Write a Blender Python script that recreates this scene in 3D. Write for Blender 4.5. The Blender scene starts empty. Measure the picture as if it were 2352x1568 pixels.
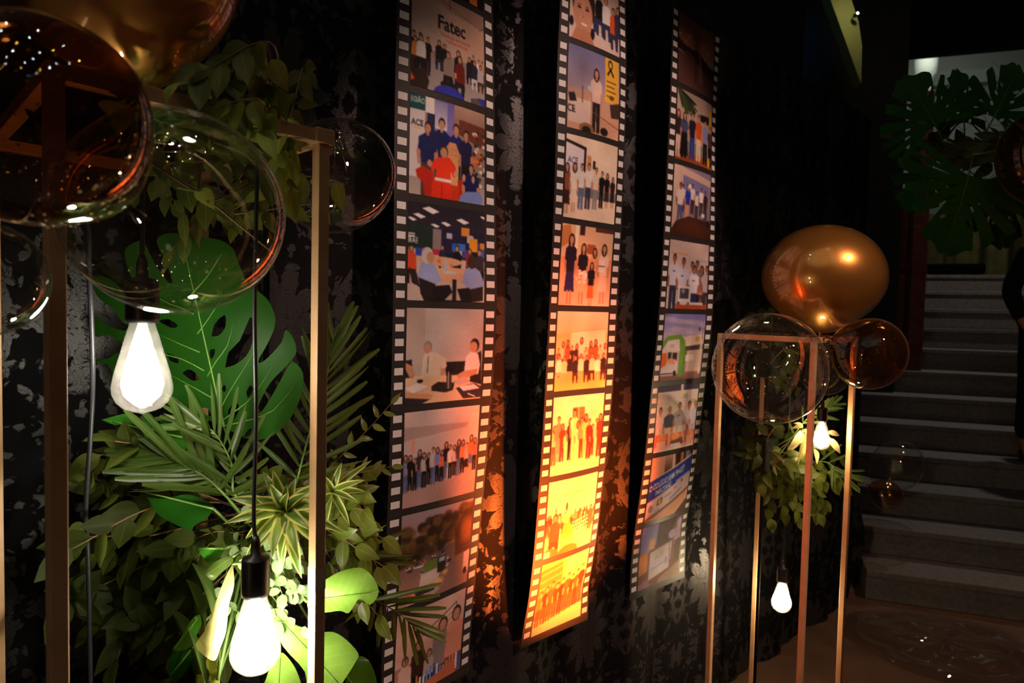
import bpy, bmesh, math, random
import numpy as np
from mathutils import Vector, Matrix, geometry

random.seed(7)
rng = np.random.default_rng(7)
scene = bpy.context.scene
COL = scene.collection

# ------------------------------------------------------------------ camera
FPX, CX, CY = 1568.0, 1176.0, 784.0
CAM = Vector((0.0, 0.0, 1.6))
MC = Matrix.Rotation(math.radians(90 - 2.6), 3, 'X') @ Matrix.Rotation(math.radians(1.3), 3, 'Z')
cam_data = bpy.data.cameras.new('camera')
cam_data.sensor_width = 36.0
cam_data.lens = 36.0 * FPX / 2352.0
cam_data.clip_start = 0.02
cam_data.dof.use_dof = True
cam_data.dof.focus_distance = 1.35
cam_data.dof.aperture_fstop = 5.6
cam = bpy.data.objects.new('camera', cam_data)
COL.objects.link(cam)
cam.matrix_world = Matrix.Translation(CAM) @ MC.to_4x4()
scene.camera = cam
RIGHT, UP, FWD = MC.col[0].copy(), MC.col[1].copy(), -MC.col[2].copy()

def at(px, py, z):
    """point at depth z (m along the optical axis) behind a photo pixel"""
    return CAM + z * (FWD + RIGHT * ((px - CX) / FPX) - UP * ((py - CY) / FPX))

def proj(p):
    d = p - CAM
    z = d.dot(FWD)
    return CX + FPX * d.dot(RIGHT) / z, CY - FPX * d.dot(UP) / z

# ------------------------------------------------------------------ world, exposure
world = bpy.data.worlds.new('world')
scene.world = world
world.use_nodes = True
world.node_tree.nodes['Background'].inputs[0].default_value = (0.10, 0.11, 0.14, 1)
world.node_tree.nodes['Background'].inputs[1].default_value = 0.012
vs = scene.view_settings
vs.view_transform = 'Standard'
vs.look = 'None'
vs.exposure = 0.0
vs.gamma = 1.0
vs.use_curve_mapping = False
scene.cycles.use_denoising = True
scene.cycles.transparent_max_bounces = 24
scene.cycles.max_bounces = 10
scene.cycles.sample_clamp_indirect = 6.0
scene.cycles.caustics_reflective = False
scene.cycles.caustics_refractive = False

# the photo wall: film strips hang along direction U, N_IN points into the wall
AZ = math.radians(47.5)
U = Vector((math.sin(AZ), math.cos(AZ), 0))
N_IN = Vector((-math.cos(AZ), math.sin(AZ), 0))
P1 = Vector((-0.167, 1.68, 0))
def wallp(t, z, d=0.0):
    return P1 + U * t + N_IN * d + Vector((0, 0, z))
def wall_hit(px, py, d=0.0):
    """where the ray through a pixel meets the vertical plane d metres behind the strips"""
    r = FWD + RIGHT * ((px - CX) / FPX) - UP * ((py - CY) / FPX)
    k = ((P1 + N_IN * d) - CAM).dot(N_IN) / r.dot(N_IN)
    return CAM + r * k
def floor_hit(px, py, h=0.0):
    r = FWD + RIGHT * ((px - CX) / FPX) - UP * ((py - CY) / FPX)
    return CAM + r * ((h - CAM.z) / r.z)

def add_light(name, kind, loc, energy, color, target=None, size=0.05, angle=60, blend=0.5):
    l = bpy.data.lights.new(name, kind)
    l.energy = energy
    l.color = color
    if kind == 'AREA':
        l.size = size
    else:
        l.shadow_soft_size = size
    if kind == 'SPOT':
        l.spot_size = math.radians(angle)
        l.spot_blend = blend
    o = bpy.data.objects.new(name, l)
    COL.objects.link(o)
    o.location = loc
    if target is not None:
        o.rotation_euler = (Vector(target) - Vector(loc)).to_track_quat('-Z', 'Y').to_euler()
    return o

# spotlight of the venue on the photo wall, orange floor uplight, stairwell and upstairs lamps
UPL = wallp(0.80, 0.16, -0.85)
add_light('wall_spot_lamp', 'SPOT', (2.3, 0.0, 3.9), 300, (1.0, 0.62, 0.50), wallp(0.60, 1.35), 0.06, 34, 0.35)
add_light('orange_uplight_lamp', 'SPOT', UPL, 1000, (1.0, 0.15, 0.018), wallp(0.54, 1.02, 0.05), 0.03, 41, 1.0)
add_light('stair_lamp', 'SPOT', (3.9, 5.2, 5.1), 130, (1.0, 0.92, 0.82), (3.9, 5.6, 1.0), 0.1, 76, 0.8)
add_light('upper_room_lamp', 'AREA', (5.0, 8.6, 4.9), 6, (0.92, 1.0, 0.9), (5.2, 9.4, 4.2), 0.8)
add_light('blue_stage_lamp', 'SPOT', at(1785, -60, 4.6), 4, (0.02, 0.55, 1.0), at(1790, 200, 6.2), 0.04, 50, 0.9)
add_light('hall_lamp', 'SPOT', (3.2, 2.7, 5.0), 120, (1.0, 0.62, 0.38), (2.25, 3.2, 0), 0.1, 30, 1.0)

# ------------------------------------------------------------------ node helpers
class X:
    def __init__(self, nt, s):
        self.nt, self.s = nt, s
    def _m(self, op, *a):
        n = self.nt.nodes.new('ShaderNodeMath')
        n.operation = op
        for i, v in enumerate((self,) + a):
            if isinstance(v, X):
                self.nt.links.new(v.s, n.inputs[i])
            else:
                n.inputs[i].default_value = float(v)
        return X(self.nt, n.outputs[0])
    def __add__(s, o): return s._m('ADD', o)
    __radd__ = __add__
    def __sub__(s, o): return s._m('SUBTRACT', o)
    def __rsub__(s, o): return (s * -1.0) + o
    def __mul__(s, o): return s._m('MULTIPLY', o)
    __rmul__ = __mul__
    def __truediv__(s, o): return s._m('DIVIDE', o)
    def sin(s): return s._m('SINE')
    def cos(s): return s._m('COSINE')
    def abs(s): return s._m('ABSOLUTE')
    def sqrt(s): return s._m('SQRT')
    def floor(s): return s._m('FLOOR')
    def wrap(s, a, b): return s._m('WRAP', b, a)
    def pow(s, o): return s._m('POWER', o)
    def max(s, o): return s._m('MAXIMUM', o)
    def min(s, o): return s._m('MINIMUM', o)
    def atan2(s, o): return s._m('ARCTAN2', o)
    def step(s, lo, hi):
        n = s.nt.nodes.new('ShaderNodeMapRange')
        n.interpolation_type = 'SMOOTHSTEP'
        s.nt.links.new(s.s, n.inputs[0])
        n.inputs[1].default_value, n.inputs[2].default_value = lo, hi
        return X(s.nt, n.outputs[0])

def new_mat(name):
    m = bpy.data.materials.new(name)
    m.use_nodes = True
    nt = m.node_tree
    nt.nodes.clear()
    out = nt.nodes.new('ShaderNodeOutputMaterial')
    return m, nt, out
def node(nt, typ, **kw):
    n = nt.nodes.new(typ)
    for k, v in kw.items():
        setattr(n, k, v)
    return n
def setin(nt, sock, v):
    if isinstance(v, X):
        nt.links.new(v.s, sock)
    elif hasattr(v, 'is_output'):
        nt.links.new(v, sock)
    else:
        sock.default_value = v
def rgba(c): return (c[0], c[1], c[2], 1.0)
def mixcol(nt, f, a, b):
    n = node(nt, 'ShaderNodeMix', data_type='RGBA')
    setin(nt, n.inputs[0], f)
    setin(nt, n.inputs[6], a if not isinstance(a, tuple) else rgba(a))
    setin(nt, n.inputs[7], b if not isinstance(b, tuple) else rgba(b))
    return n.outputs[2]
def noise(nt, scale, detail=3.0, coord='Object', rough=0.55):
    tc = node(nt, 'ShaderNodeTexCoord')
    n = node(nt, 'ShaderNodeTexNoise')
    nt.links.new(tc.outputs[coord], n.inputs['Vector'])
    n.inputs['Scale'].default_value = scale
    n.inputs['Detail'].default_value = detail
    n.inputs['Roughness'].default_value = rough
    return X(nt, n.outputs['Fac'])
def principled(nt, out, color, rough=0.5, metal=0.0, spec=0.5, bump=None, bstr=0.2, **kw):
    p = node(nt, 'ShaderNodeBsdfPrincipled')
    setin(nt, p.inputs['Base Color'], rgba(color) if isinstance(color, tuple) else color)
    setin(nt, p.inputs['Roughness'], rough)
    setin(nt, p.inputs['Metallic'], metal)
    setin(nt, p.inputs['Specular IOR Level'], spec)
    for k, v in kw.items():
        setin(nt, p.inputs[k.replace('_', ' ')], v)
    if bump is not None:
        b = node(nt, 'ShaderNodeBump')
        b.inputs['Strength'].default_value = bstr
        b.inputs['Distance'].default_value = 0.01
        setin(nt, b.inputs['Height'], bump)
        nt.links.new(b.outputs[0], p.inputs['Normal'])
    if out is not None:
        nt.links.new(p.outputs[0], out.inputs[0])
    return p
def simple(name, c1, c2=None, scale=20, rough=0.5, metal=0.0, spec=0.5, bump=0.0, **kw):
    m, nt, out = new_mat(name)
    n = noise(nt, scale)
    col = mixcol(nt, n.step(0.3, 0.7), c1, c2 or tuple(v * 0.75 for v in c1))
    principled(nt, out, col, rough, metal, spec, n if bump else None, bump, **kw)
    return m

M = {}
M['black_metal'] = simple('black_metal', (0.012, 0.012, 0.013), rough=0.45)
M['matte_black'] = simple('matte_black_paint', (0.006, 0.006, 0.006), rough=0.9, spec=0.1)
M['black_plastic'] = simple('black_plastic', (0.010, 0.009, 0.010), rough=0.38)
M['cord'] = simple('cord_rubber', (0.035, 0.034, 0.042), rough=0.35)
M['foam'] = simple('floral_foam', (0.010, 0.018, 0.008), rough=0.95, bump=0.3, scale=60)
M['twig'] = simple('twig_bark', (0.28, 0.16, 0.07), (0.20, 0.10, 0.05), rough=0.7, scale=80)
M['stem'] = simple('green_stem', (0.10, 0.20, 0.04), (0.14, 0.22, 0.05), rough=0.5, scale=60)
M['dark_wall'] = simple('dark_wall_paint', (0.010, 0.010, 0.012), rough=0.8)
M['dark_ceiling'] = simple('dark_ceiling_paint', (0.012, 0.012, 0.013), rough=0.9)
M['floor'] = simple('brown_floor', (0.16, 0.085, 0.055), (0.12, 0.062, 0.04), scale=6, rough=0.42, bump=0.05)
M['stair'] = simple('stone_step', (0.17, 0.15, 0.14), (0.12, 0.105, 0.10), scale=40, rough=0.75, bump=0.1)
M['wood'] = simple('red_brown_wood', (0.12, 0.03, 0.014), (0.07, 0.014, 0.008), scale=14, rough=0.4)
M['wood_orange'] = simple('orange_brown_wood', (0.20, 0.075, 0.03), (0.15, 0.05, 0.02), scale=14, rough=0.5)
M['olive'] = simple('olive_drape', (0.42, 0.36, 0.12), (0.32, 0.27, 0.10), scale=8, rough=0.8)
M['pale_wall'] = simple('pale_wall_paint', (0.50, 0.52, 0.46), (0.46, 0.48, 0.43), scale=3, rough=0.8)
M['bench'] = simple('dark_upholstery', (0.008, 0.012, 0.008), rough=0.7)
M['beam'] = simple('olive_beam_paint', (0.34, 0.33, 0.10), (0.30, 0.29, 0.09), scale=4, rough=0.7)
M['cloth'] = simple('black_cloth', (0.006, 0.006, 0.007), rough=0.85, spec=0.2)
M['skin'] = simple('skin', (0.42, 0.20, 0.12), (0.38, 0.17, 0.10), rough=0.5)
M['hair'] = simple('dark_hair', (0.015, 0.010, 0.008), rough=0.5)
M['shoe'] = simple('black_shoe_leather', (0.008, 0.008, 0.008), rough=0.2)
M['shoe_highlight'] = simple('pale_shoe_highlight', (0.6, 0.6, 0.55), rough=0.25)
M['gold_pole'] = simple('copper_gold_paint', (0.78, 0.47, 0.24), (0.70, 0.40, 0.19), scale=30, rough=0.40, metal=0.12, spec=0.6)
M['tape'] = simple('masking_tape', (0.72, 0.52, 0.34), (0.66, 0.46, 0.30), scale=60, rough=0.6)
M['mark_white'] = simple('white_print', (0.80, 0.77, 0.76), (0.78, 0.75, 0.74), rough=0.5)
M['film_black'] = simple('film_black_print', (0.030, 0.024, 0.022), (0.026, 0.021, 0.019), rough=0.45)
M['confetti'] = simple('gold_glint_flecks', (0.9, 0.68, 0.25), rough=0.6, metal=0.4)  # for flecks that imitate glints on the balloon film

def leaf_mat(name, c1, c2, rib=None, edge=None, rough=0.38, trans=0.38, ribw=0.03, gloss=0.5):
    m, nt, out = new_mat(name)
    oi = node(nt, 'ShaderNodeObjectInfo')
    rnd = X(nt, oi.outputs['Random'])
    col = mixcol(nt, rnd, c1, c2)
    n = noise(nt, 25, 3)
    col = mixcol(nt, n.step(0.35, 0.75) * 0.35, col, tuple(v * 0.55 for v in c1))
    uv = node(nt, 'ShaderNodeUVMap')
    sp = node(nt, 'ShaderNodeSeparateXYZ')
    nt.links.new(uv.outputs[0], sp.inputs[0])
    u = (X(nt, sp.outputs[0]) - 0.5).abs()
    if edge:
        e = (u + (n - 0.5) * 0.12).step(0.27, 0.33)
        col = mixcol(nt, e, col, edge)
    if rib:
        r = 1.0 - u.step(ribw * 0.5, ribw)
        v = X(nt, sp.outputs[1])
        sv = ((v * 9.0 - u * 4.0).wrap(0.0, 1.0) - 0.5).abs()
        r = r.max((1.0 - sv.step(0.03, 0.09)) * 0.25)
        col = mixcol(nt, r, col, rib)
    p = principled(nt, None, col, rough, 0.0, gloss, n, 0.05)
    t = node(nt, 'ShaderNodeBsdfTranslucent')
    tcol = mixcol(nt, 0.35, col, (0.75, 0.85, 0.15))
    nt.links.new(tcol, t.inputs[0])
    ms = node(nt, 'ShaderNodeMixShader')
    ms.inputs[0].default_value = trans
    nt.links.new(p.outputs[0], ms.inputs[1])
    nt.links.new(t.outputs[0], ms.inputs[2])
    nt.links.new(ms.outputs[0], out.inputs[0])
    return m
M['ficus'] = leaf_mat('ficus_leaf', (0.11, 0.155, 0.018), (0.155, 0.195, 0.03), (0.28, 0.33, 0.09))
M['ficus_shaded'] = leaf_mat('ficus_leaf_shaded', (0.034, 0.052, 0.006), (0.055, 0.074, 0.010), (0.09, 0.11, 0.03), rough=0.5, gloss=0.22)  # darkened copy of the ficus leaf, shade painted into its colour
M['monstera'] = leaf_mat('monstera_leaf', (0.012, 0.095, 0.006), (0.018, 0.11, 0.008), None, rough=0.45, trans=0.22, gloss=0.15)
M['palm'] = leaf_mat('palm_leaf', (0.045, 0.10, 0.015), (0.085, 0.13, 0.022), (0.14, 0.20, 0.05), rough=0.4)
M['dracaena'] = leaf_mat('dracaena_leaf', (0.09, 0.19, 0.025), (0.14, 0.24, 0.03), None, edge=(0.72, 0.66, 0.20), trans=0.3)
M['euca'] = leaf_mat('eucalyptus_leaf', (0.22, 0.32, 0.14), (0.30, 0.40, 0.20), (0.42, 0.48, 0.28), rough=0.5, trans=0.3)
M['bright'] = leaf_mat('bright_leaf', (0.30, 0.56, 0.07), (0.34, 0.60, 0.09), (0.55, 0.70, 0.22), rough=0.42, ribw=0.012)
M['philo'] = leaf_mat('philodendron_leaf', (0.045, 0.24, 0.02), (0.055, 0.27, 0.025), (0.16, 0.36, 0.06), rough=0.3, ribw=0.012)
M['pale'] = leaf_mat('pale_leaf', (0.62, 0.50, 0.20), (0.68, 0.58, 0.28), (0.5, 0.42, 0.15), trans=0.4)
M['yellow'] = leaf_mat('yellow_leaf', (0.62, 0.56, 0.06), (0.66, 0.60, 0.10), (0.5, 0.5, 0.1))
M['rib'] = simple('leaf_rib', (0.20, 0.42, 0.07), (0.18, 0.38, 0.06), rough=0.45)
M['dark_rib'] = simple('dark_leaf_rib', (0.05, 0.12, 0.02), rough=0.5)

def balloon_mat(name, tint, rim, gloss_tint=(1, 1, 1), body=0.0, body_col=(1, .5, .1), metal_rough=0.15, haze=0.02, spec_min=0.06, haze_col=(0.8, 0.72, 0.62)):
    """thin elastic film: see-through with Fresnel reflection, optionally a pearly pigmented body"""
    m, nt, out = new_mat(name)
    tr = node(nt, 'ShaderNodeBsdfTransparent')
    lw = node(nt, 'ShaderNodeLayerWeight')
    lw.inputs[0].default_value = 0.5
    fr = X(nt, lw.outputs['Facing']).pow(4.0) * 0.96 + 0.03      # Schlick
    col = mixcol(nt, fr.step(0.05, 0.9), tint, rim)
    nt.links.new(col, tr.inputs[0])
    gl = node(nt, 'ShaderNodeBsdfGlossy')
    gl.inputs['Roughness'].default_value = 0.0
    gl.inputs['Color'].default_value = rgba(gloss_tint)
    base = tr.outputs[0]
    if body > 0:
        n = noise(nt, 3.0, 2)
        pb = principled(nt, None, mixcol(nt, n, body_col, tuple(v * 0.8 for v in body_col)), metal_rough, 0.75, 0.5)
        mb = node(nt, 'ShaderNodeMixShader')
        mb.inputs[0].default_value = body
        nt.links.new(base, mb.inputs[1])
        nt.links.new(pb.outputs[0], mb.inputs[2])
        base = mb.outputs[0]
    elif haze > 0:
        df = node(nt, 'ShaderNodeBsdfDiffuse')
        df.inputs[0].default_value = rgba(haze_col)
        mb = node(nt, 'ShaderNodeMixShader')
        setin(nt, mb.inputs[0], fr.step(0.15, 1.0) * (haze * 7) + haze * 0.2)
        nt.links.new(base, mb.inputs[1])
        nt.links.new(df.outputs[0], mb.inputs[2])
        base = mb.outputs[0]
    ms = node(nt, 'ShaderNodeMixShader')
    setin(nt, ms.inputs[0], (fr * 0.9 + spec_min).min(0.8))
    nt.links.new(base, ms.inputs[1])
    nt.links.new(gl.outputs[0], ms.inputs[2])
    nt.links.new(ms.outputs[0], out.inputs[0])
    return m
M['clear_balloon'] = balloon_mat('clear_balloon', (0.95, 0.94, 0.92), (0.80, 0.72, 0.64), haze=0.03)
M['amber_balloon'] = balloon_mat('amber_balloon', (0.80, 0.55, 0.30), (0.55, 0.26, 0.10), haze=0.03)
M['dark_amber_balloon'] = balloon_mat('dark_amber_balloon', (0.50, 0.29, 0.13), (0.36, 0.15, 0.05), haze=0.12, haze_col=(0.42, 0.20, 0.06))
M['gold_balloon'] = balloon_mat('gold_balloon', (0.75, 0.40, 0.12), (0.45, 0.18, 0.04), body=0.74, body_col=(0.88, 0.40, 0.08), metal_rough=0.30)
M['rose_balloon'] = balloon_mat('rose_tinted_balloon', (0.92, 0.86, 0.84), (0.70, 0.45, 0.38), haze=0.02)
M['plastic_film'] = balloon_mat('plastic_film', (0.92, 0.91, 0.90), (0.8, 0.8, 0.8), haze=0.02, spec_min=0.14)

def emit_mat(name, col, strength):
    m, nt, out = new_mat(name)
    e = node(nt, 'ShaderNodeEmission')
    e.inputs[0].default_value = rgba(col)
    e.inputs[1].default_value = strength
    nt.links.new(e.outputs[0], out.inputs[0])
    return m
def envelope_mat():
    m, nt, out = new_mat('bulb_glass')
    tr = node(nt, 'ShaderNodeBsdfTransparent')
    tr.inputs[0].default_value = (1, 0.985, 0.95, 1)
    tl = node(nt, 'ShaderNodeBsdfTranslucent')
    tl.inputs[0].default_value = (0.95, 0.88, 0.80, 1)
    gl = node(nt, 'ShaderNodeBsdfGlossy')
    gl.inputs['Roughness'].default_value = 0.02
    lw = node(nt, 'ShaderNodeLayerWeight')
    lw.inputs[0].default_value = 0.5
    fr = X(nt, lw.outputs['Facing']).pow(4.0) * 0.7 + 0.03
    m1 = node(nt, 'ShaderNodeMixShader')
    m2 = node(nt, 'ShaderNodeMixShader')
    n = noise(nt, 30, 2)
    setin(nt, m1.inputs[0], n.step(0.3, 0.8) * 0.014 + 0.020)
    nt.links.new(tr.outputs[0], m1.inputs[1])
    nt.links.new(tl.outputs[0], m1.inputs[2])
    setin(nt, m2.inputs[0], fr)
    nt.links.new(m1.outputs[0], m2.inputs[1])
    nt.links.new(gl.outputs[0], m2.inputs[2])
    nt.links.new(m2.outputs[0], out.inputs[0])
    return m
M['bulb_glass'] = envelope_mat()
M['bulb_core'] = emit_mat('bulb_core_white', (1.0, 0.93, 0.78), 58.0)
M['bulb_core_strong'] = emit_mat('bulb_core_strong', (1.0, 0.94, 0.76), 110.0)
M['bulb_core_amber'] = emit_mat('bulb_core_amber', (1.0, 0.76, 0.44), 75.0)
M['bulb_core_warm'] = emit_mat('bulb_core_warm', (1.0, 0.76, 0.46), 125.0)
M['dot_white'] = emit_mat('downlight_white', (1.0, 0.95, 0.9), 420.0)
M['dot_amber'] = emit_mat('downlight_amber', (1.0, 0.50, 0.06), 400.0)
M['dot_orange'] = emit_mat('wall_wash_orange', (1.0, 0.28, 0.03), 14.0)
M['blue_lens'] = emit_mat('blue_lens', (0.03, 0.55, 1.0), 8.0)
M['spot_lens'] = emit_mat('spot_lens', (1.0, 0.97, 0.85), 12.0)

def damask():
    m, nt, out = new_mat('damask_fabric')
    uv = node(nt, 'ShaderNodeUVMap')
    sp = node(nt, 'ShaderNodeSeparateXYZ')
    nt.links.new(uv.outputs[0], sp.inputs[0])
    tn = node(nt, 'ShaderNodeTexNoise')
    nt.links.new(uv.outputs[0], tn.inputs[0])
    tn.inputs['Scale'].default_value = 16
    tn.inputs['Detail'].default_value = 2
    sc = node(nt, 'ShaderNodeSeparateColor')
    nt.links.new(tn.outputs['Color'], sc.inputs[0])
    x = X(nt, sp.outputs[0]) + (X(nt, sc.outputs[0]) - 0.5) * 0.02
    y = X(nt, sp.outputs[1]) + (X(nt, sc.outputs[1]) - 0.5) * 0.02
    TW, TH = 0.36, 0.52
    ax_ = x.wrap(-TW / 2, TW / 2).abs()
    ay_ = y.wrap(-TH / 2, TH / 2).abs()
    # mirrored curls: ogee damask
    cv = node(nt, 'ShaderNodeCombineXYZ')
    nt.links.new(ax_.s, cv.inputs[0])
    nt.links.new(ay_.s, cv.inputs[1])
    def curls(scale, dist, w):
        n_ = node(nt, 'ShaderNodeTexNoise', noise_dimensions='4D')
        nt.links.new(cv.outputs[0], n_.inputs['Vector'])
        n_.inputs['W'].default_value = w
        n_.inputs['Scale'].default_value = scale
        n_.inputs['Detail'].default_value = 1.5
        n_.inputs['Distortion'].default_value = dist
        return X(nt, n_.outputs['Fac'])
    big = curls(11.0, 1.6, 2.3)
    small = curls(30.0, 2.2, 5.1)
    r = (ax_ * ax_ + ay_ * ay_ * 0.5).sqrt()
    a_ = (ay_ * 0.8).atan2(ax_)
    petals = 1.0 - (r - ((a_ * 5.0).cos().abs().pow(0.7) * 0.05 + 0.05 + (small - 0.5) * 0.05)).step(-0.004, 0.004)
    leafm = (big + (small - 0.5) * 0.30).step(0.535, 0.565)
    veins = 1.0 - ((small - 0.5).abs()).step(0.006, 0.022)
    mask = petals.max(leafm) * (1.0 - veins * 0.75)
    fine = noise(nt, 260, 2, 'UV')
    col = mixcol(nt, mask, (0.0050, 0.0046, 0.0054), (0.023, 0.0205, 0.0215))
    rough = 0.78 - mask * 0.36
    principled(nt, out, col, rough, 0.0, mask * 0.45 + 0.12, mask * 0.35 + fine * 0.4, 0.15)
    return m
M['damask'] = damask()

# ------------------------------------------------------------------ object helpers
def link(o, parent=None):
    COL.objects.link(o)
    if parent is not None:
        o.parent = parent
    return o
def thing(name, label, cat, group=None, loc=None):
    o = bpy.data.objects.new(name, None)
    o.empty_display_size = 0.05
    COL.objects.link(o)
    if loc is not None:
        o.location = loc
    o['label'] = label
    o['category'] = cat
    if group:
        o['group'] = group
    return o
def tag(o, label, cat, group=None):
    o['label'] = label
    o['category'] = cat
    if group:
        o['group'] = group
    return o
def place(o, parent):
    """parent a part built in world space under a thing that may sit elsewhere"""
    if parent is not None:
        o.parent = parent
        loc = parent.location.copy()
        p = parent.parent
        while p is not None:
            loc += p.location
            p = p.parent
        o.location = o.location - loc
    return o
def mesh_obj(name, verts, faces, mat, parent=None, uvs=None, smooth=True, label=None, kind=None):
    me = bpy.data.meshes.new(name)
    me.from_pydata([tuple(v) for v in verts], [], faces)
    if uvs is not None:
        ul = me.uv_layers.new(name='UVMap')
        idx = np.empty(len(me.loops), dtype=np.int32)
        me.loops.foreach_get('vertex_index', idx)
        ul.data.foreach_set('uv', np.asarray(uvs, dtype=np.float32)[idx].ravel())
    if smooth:
        me.polygons.foreach_set('use_smooth', [True] * len(me.polygons))
    me.materials.append(mat)
    me.update()
    o = bpy.data.objects.new(name, me)
    COL.objects.link(o)
    place(o, parent)
    if label:
        o['label'] = label
    if kind:
        o['kind'] = kind
    return o
class MB:
    """collects primitive shapes of ONE part"""
    def __init__(self):
        self.v, self.f = [], []
    def add(self, v, f):
        b = len(self.v)
        self.v += [Vector(p) for p in v]
        self.f += [tuple(i + b for i in q) for q in f]
        return self
    def hexa(self, c):
        return self.add(c, [(0, 3, 2, 1), (4, 5, 6, 7), (0, 1, 5, 4), (1, 2, 6, 5), (2, 3, 7, 6), (3, 0, 4, 7)])
    def box(self, lo, hi):
        x0, y0, z0 = lo
        x1, y1, z1 = hi
        return self.hexa([(x0, y0, z0), (x1, y0, z0), (x1, y1, z0), (x0, y1, z0), (x0, y0, z1), (x1, y0, z1), (x1, y1, z1), (x0, y1, z1)])
    def obox(self, c, a, b, cvec):
        """box about centre c with half-extent vectors a, b, cvec"""
        s = [(-1, -1, -1), (1, -1, -1), (1, 1, -1), (-1, 1, -1), (-1, -1, 1), (1, -1, 1), (1, 1, 1), (-1, 1, 1)]
        return self.hexa([c + a * i + b * j + cvec * k for i, j, k in s])
    def bar(self, p, q, w, h, up=Vector((0, 0, 1))):
        d = (q - p)
        L = d.length
        d = d / L
        if abs(d.dot(up)) > 0.95:
            up = U
        s = d.cross(up).normalized()
        u2 = s.cross(d)
        return self.obox((p + q) / 2, d * L / 2, s * w / 2, u2 * h / 2)
    def tube(self, pts, rad, n=6, cap=True):
        pts = [Vector(p) for p in pts]
        k = len(pts)
        rads = rad if isinstance(rad, (list, tuple)) else [rad] * k
        vs, fs = [], []
        ref = None
        for i, p in enumerate(pts):
            d = (pts[min(i + 1, k - 1)] - pts[max(i - 1, 0)]).normalized()
            if ref is None:
                ref = d.orthogonal().normalized()
            s = (ref - d * ref.dot(d)).normalized()
            ref = s
            t = d.cross(s)
            for j in range(n):
                a = 2 * math.pi * j / n
                vs.append(p + (s * math.cos(a) + t * math.sin(a)) * rads[i])
        for i in range(k - 1):
            for j in range(n):
                a, b = i * n + j, i * n + (j + 1) % n
                fs.append((a, b, b + n, a + n))
        if cap:
            fs.append(tuple(range(n - 1, -1, -1)))
            fs.append(tuple(range((k - 1) * n, k * n)))
        return self.add(vs, fs)
    def lathe(self, origin, prof, n=24, axis=Vector((0, 0, 1)), sx=1.0):
        a = axis.normalized()
        s = a.orthogonal().normalized()
        t = a.cross(s)
        vs, fs = [], []
        for r, h in prof:
            for j in range(n):
                g = 2 * math.pi * j / n
                vs.append(origin + a * h + (s * math.cos(g) + t * math.sin(g)) * r)
        for i in range(len(prof) - 1):
            for j in range(n):
                p, q = i * n + j, i * n + (j + 1) % n
                fs.append((p, q, q + n, p + n))
        fs.append(tuple(range(n - 1, -1, -1)))
        fs.append(tuple(range((len(prof) - 1) * n, len(prof) * n)))
        return self.add(vs, fs)
    def build(self, name, mat, parent=None, smooth=False, label=None, kind=None, bevel=0):
        o = mesh_obj(name, self.v, self.f, mat, parent, None, smooth, label, kind)
        if bevel:
            b = o.modifiers.new('bevel', 'BEVEL')
            b.width = bevel
            b.segments = 2
        return o
def structure(o):
    o['kind'] = 'structure'
    return o
def spline(pts, n):
    """Catmull-Rom through points"""
    pts = [Vector(p) for p in pts]
    if len(pts) == 2:
        return [pts[0].lerp(pts[1], i / n) for i in range(n + 1)]
    P = [pts[0] * 2 - pts[1]] + pts + [pts[-1] * 2 - pts[-2]]
    out = []
    segs = len(pts) - 1
    for i in range(n + 1):
        g = i / n * segs
        k = min(int(g), segs - 1)
        f = g - k
        a, b, c, d = P[k], P[k + 1], P[k + 2], P[k + 3]
        out.append(0.5 * (2 * b + (c - a) * f + (2 * a - 5 * b + 4 * c - d) * f * f + (3 * b - a - 3 * c + d) * f ** 3))
    return out

# ================================================================== the setting
structure(MB().box((-5, -5, -0.1), (9, 13, 0)).build('floor', M['floor']))
structure(MB().box((-5, -5, 5.3), (9, 13, 5.4)).build('ceiling', M['dark_ceiling']))
structure(MB().obox(wallp(0.15, 2.65, 0.55), U * 2.75, N_IN * 0.06, Vector((0, 0, 2.65))).build('wall_left', M['dark_wall']))

# stairs: 12 steps rising away to the right
A_UP = Vector((math.sin(math.radians(20)), math.cos(math.radians(20)), 0))
A_SIDE = Vector((A_UP.y, -A_UP.x, 0))
ST0 = floor_hit(2078, 1388)
RUN, RISE, NST = 0.31, 0.17, 12
def stp(s, a, h):
    return ST0 + A_SIDE * s + A_UP * a + Vector((0, 0, h))
stairs = thing('staircase', 'grey stone staircase climbing past the black curtain to a landing', 'staircase', loc=ST0)
S_L, S_R, S6 = -0.20, 2.6, 0.20
for k in range(NST):
    h0, h1 = RISE * k, RISE * (k + 1)
    mb = MB()
    dep = RUN + 0.02 if k < NST - 1 else RUN
    left = S_L if k < 6 else S6
    mb.obox(stp((left + S_R) / 2, k * RUN + dep / 2, (h0 + h1) / 2 - 0.0), A_SIDE * (S_R - left) / 2, A_UP * dep / 2, Vector((0, 0, RISE / 2 - 0.0005)))
    st = mb.build('step', M['stair'], stairs, bevel=0.006)
    MB().obox(stp((left + S_R) / 2, k * RUN + 0.012, h1 - 0.016), A_SIDE * (S_R - left) / 2, A_UP * 0.026, Vector((0, 0, 0.018))).build('nosing', M['stair'], st, bevel=0.005)
LH = RISE * NST
LA = RUN * NST
MB().obox(stp(0.7, LA + 1.6, LH - 0.06), A_SIDE * 1.9, A_UP * 1.6, Vector((0, 0, 0.0595))).build('landing', M['stair'], stairs)

def s_for_px(px, a, h):
    lo, hi = -3.0, 3.0
    for _ in range(40):
        m = (lo + hi) / 2
        if proj(stp(m, a, h))[0] < px:
            lo = m
        else:
            hi = m
    return lo
WSR = s_for_px(2058, RUN * 6 - 0.06, 1.7)
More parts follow.
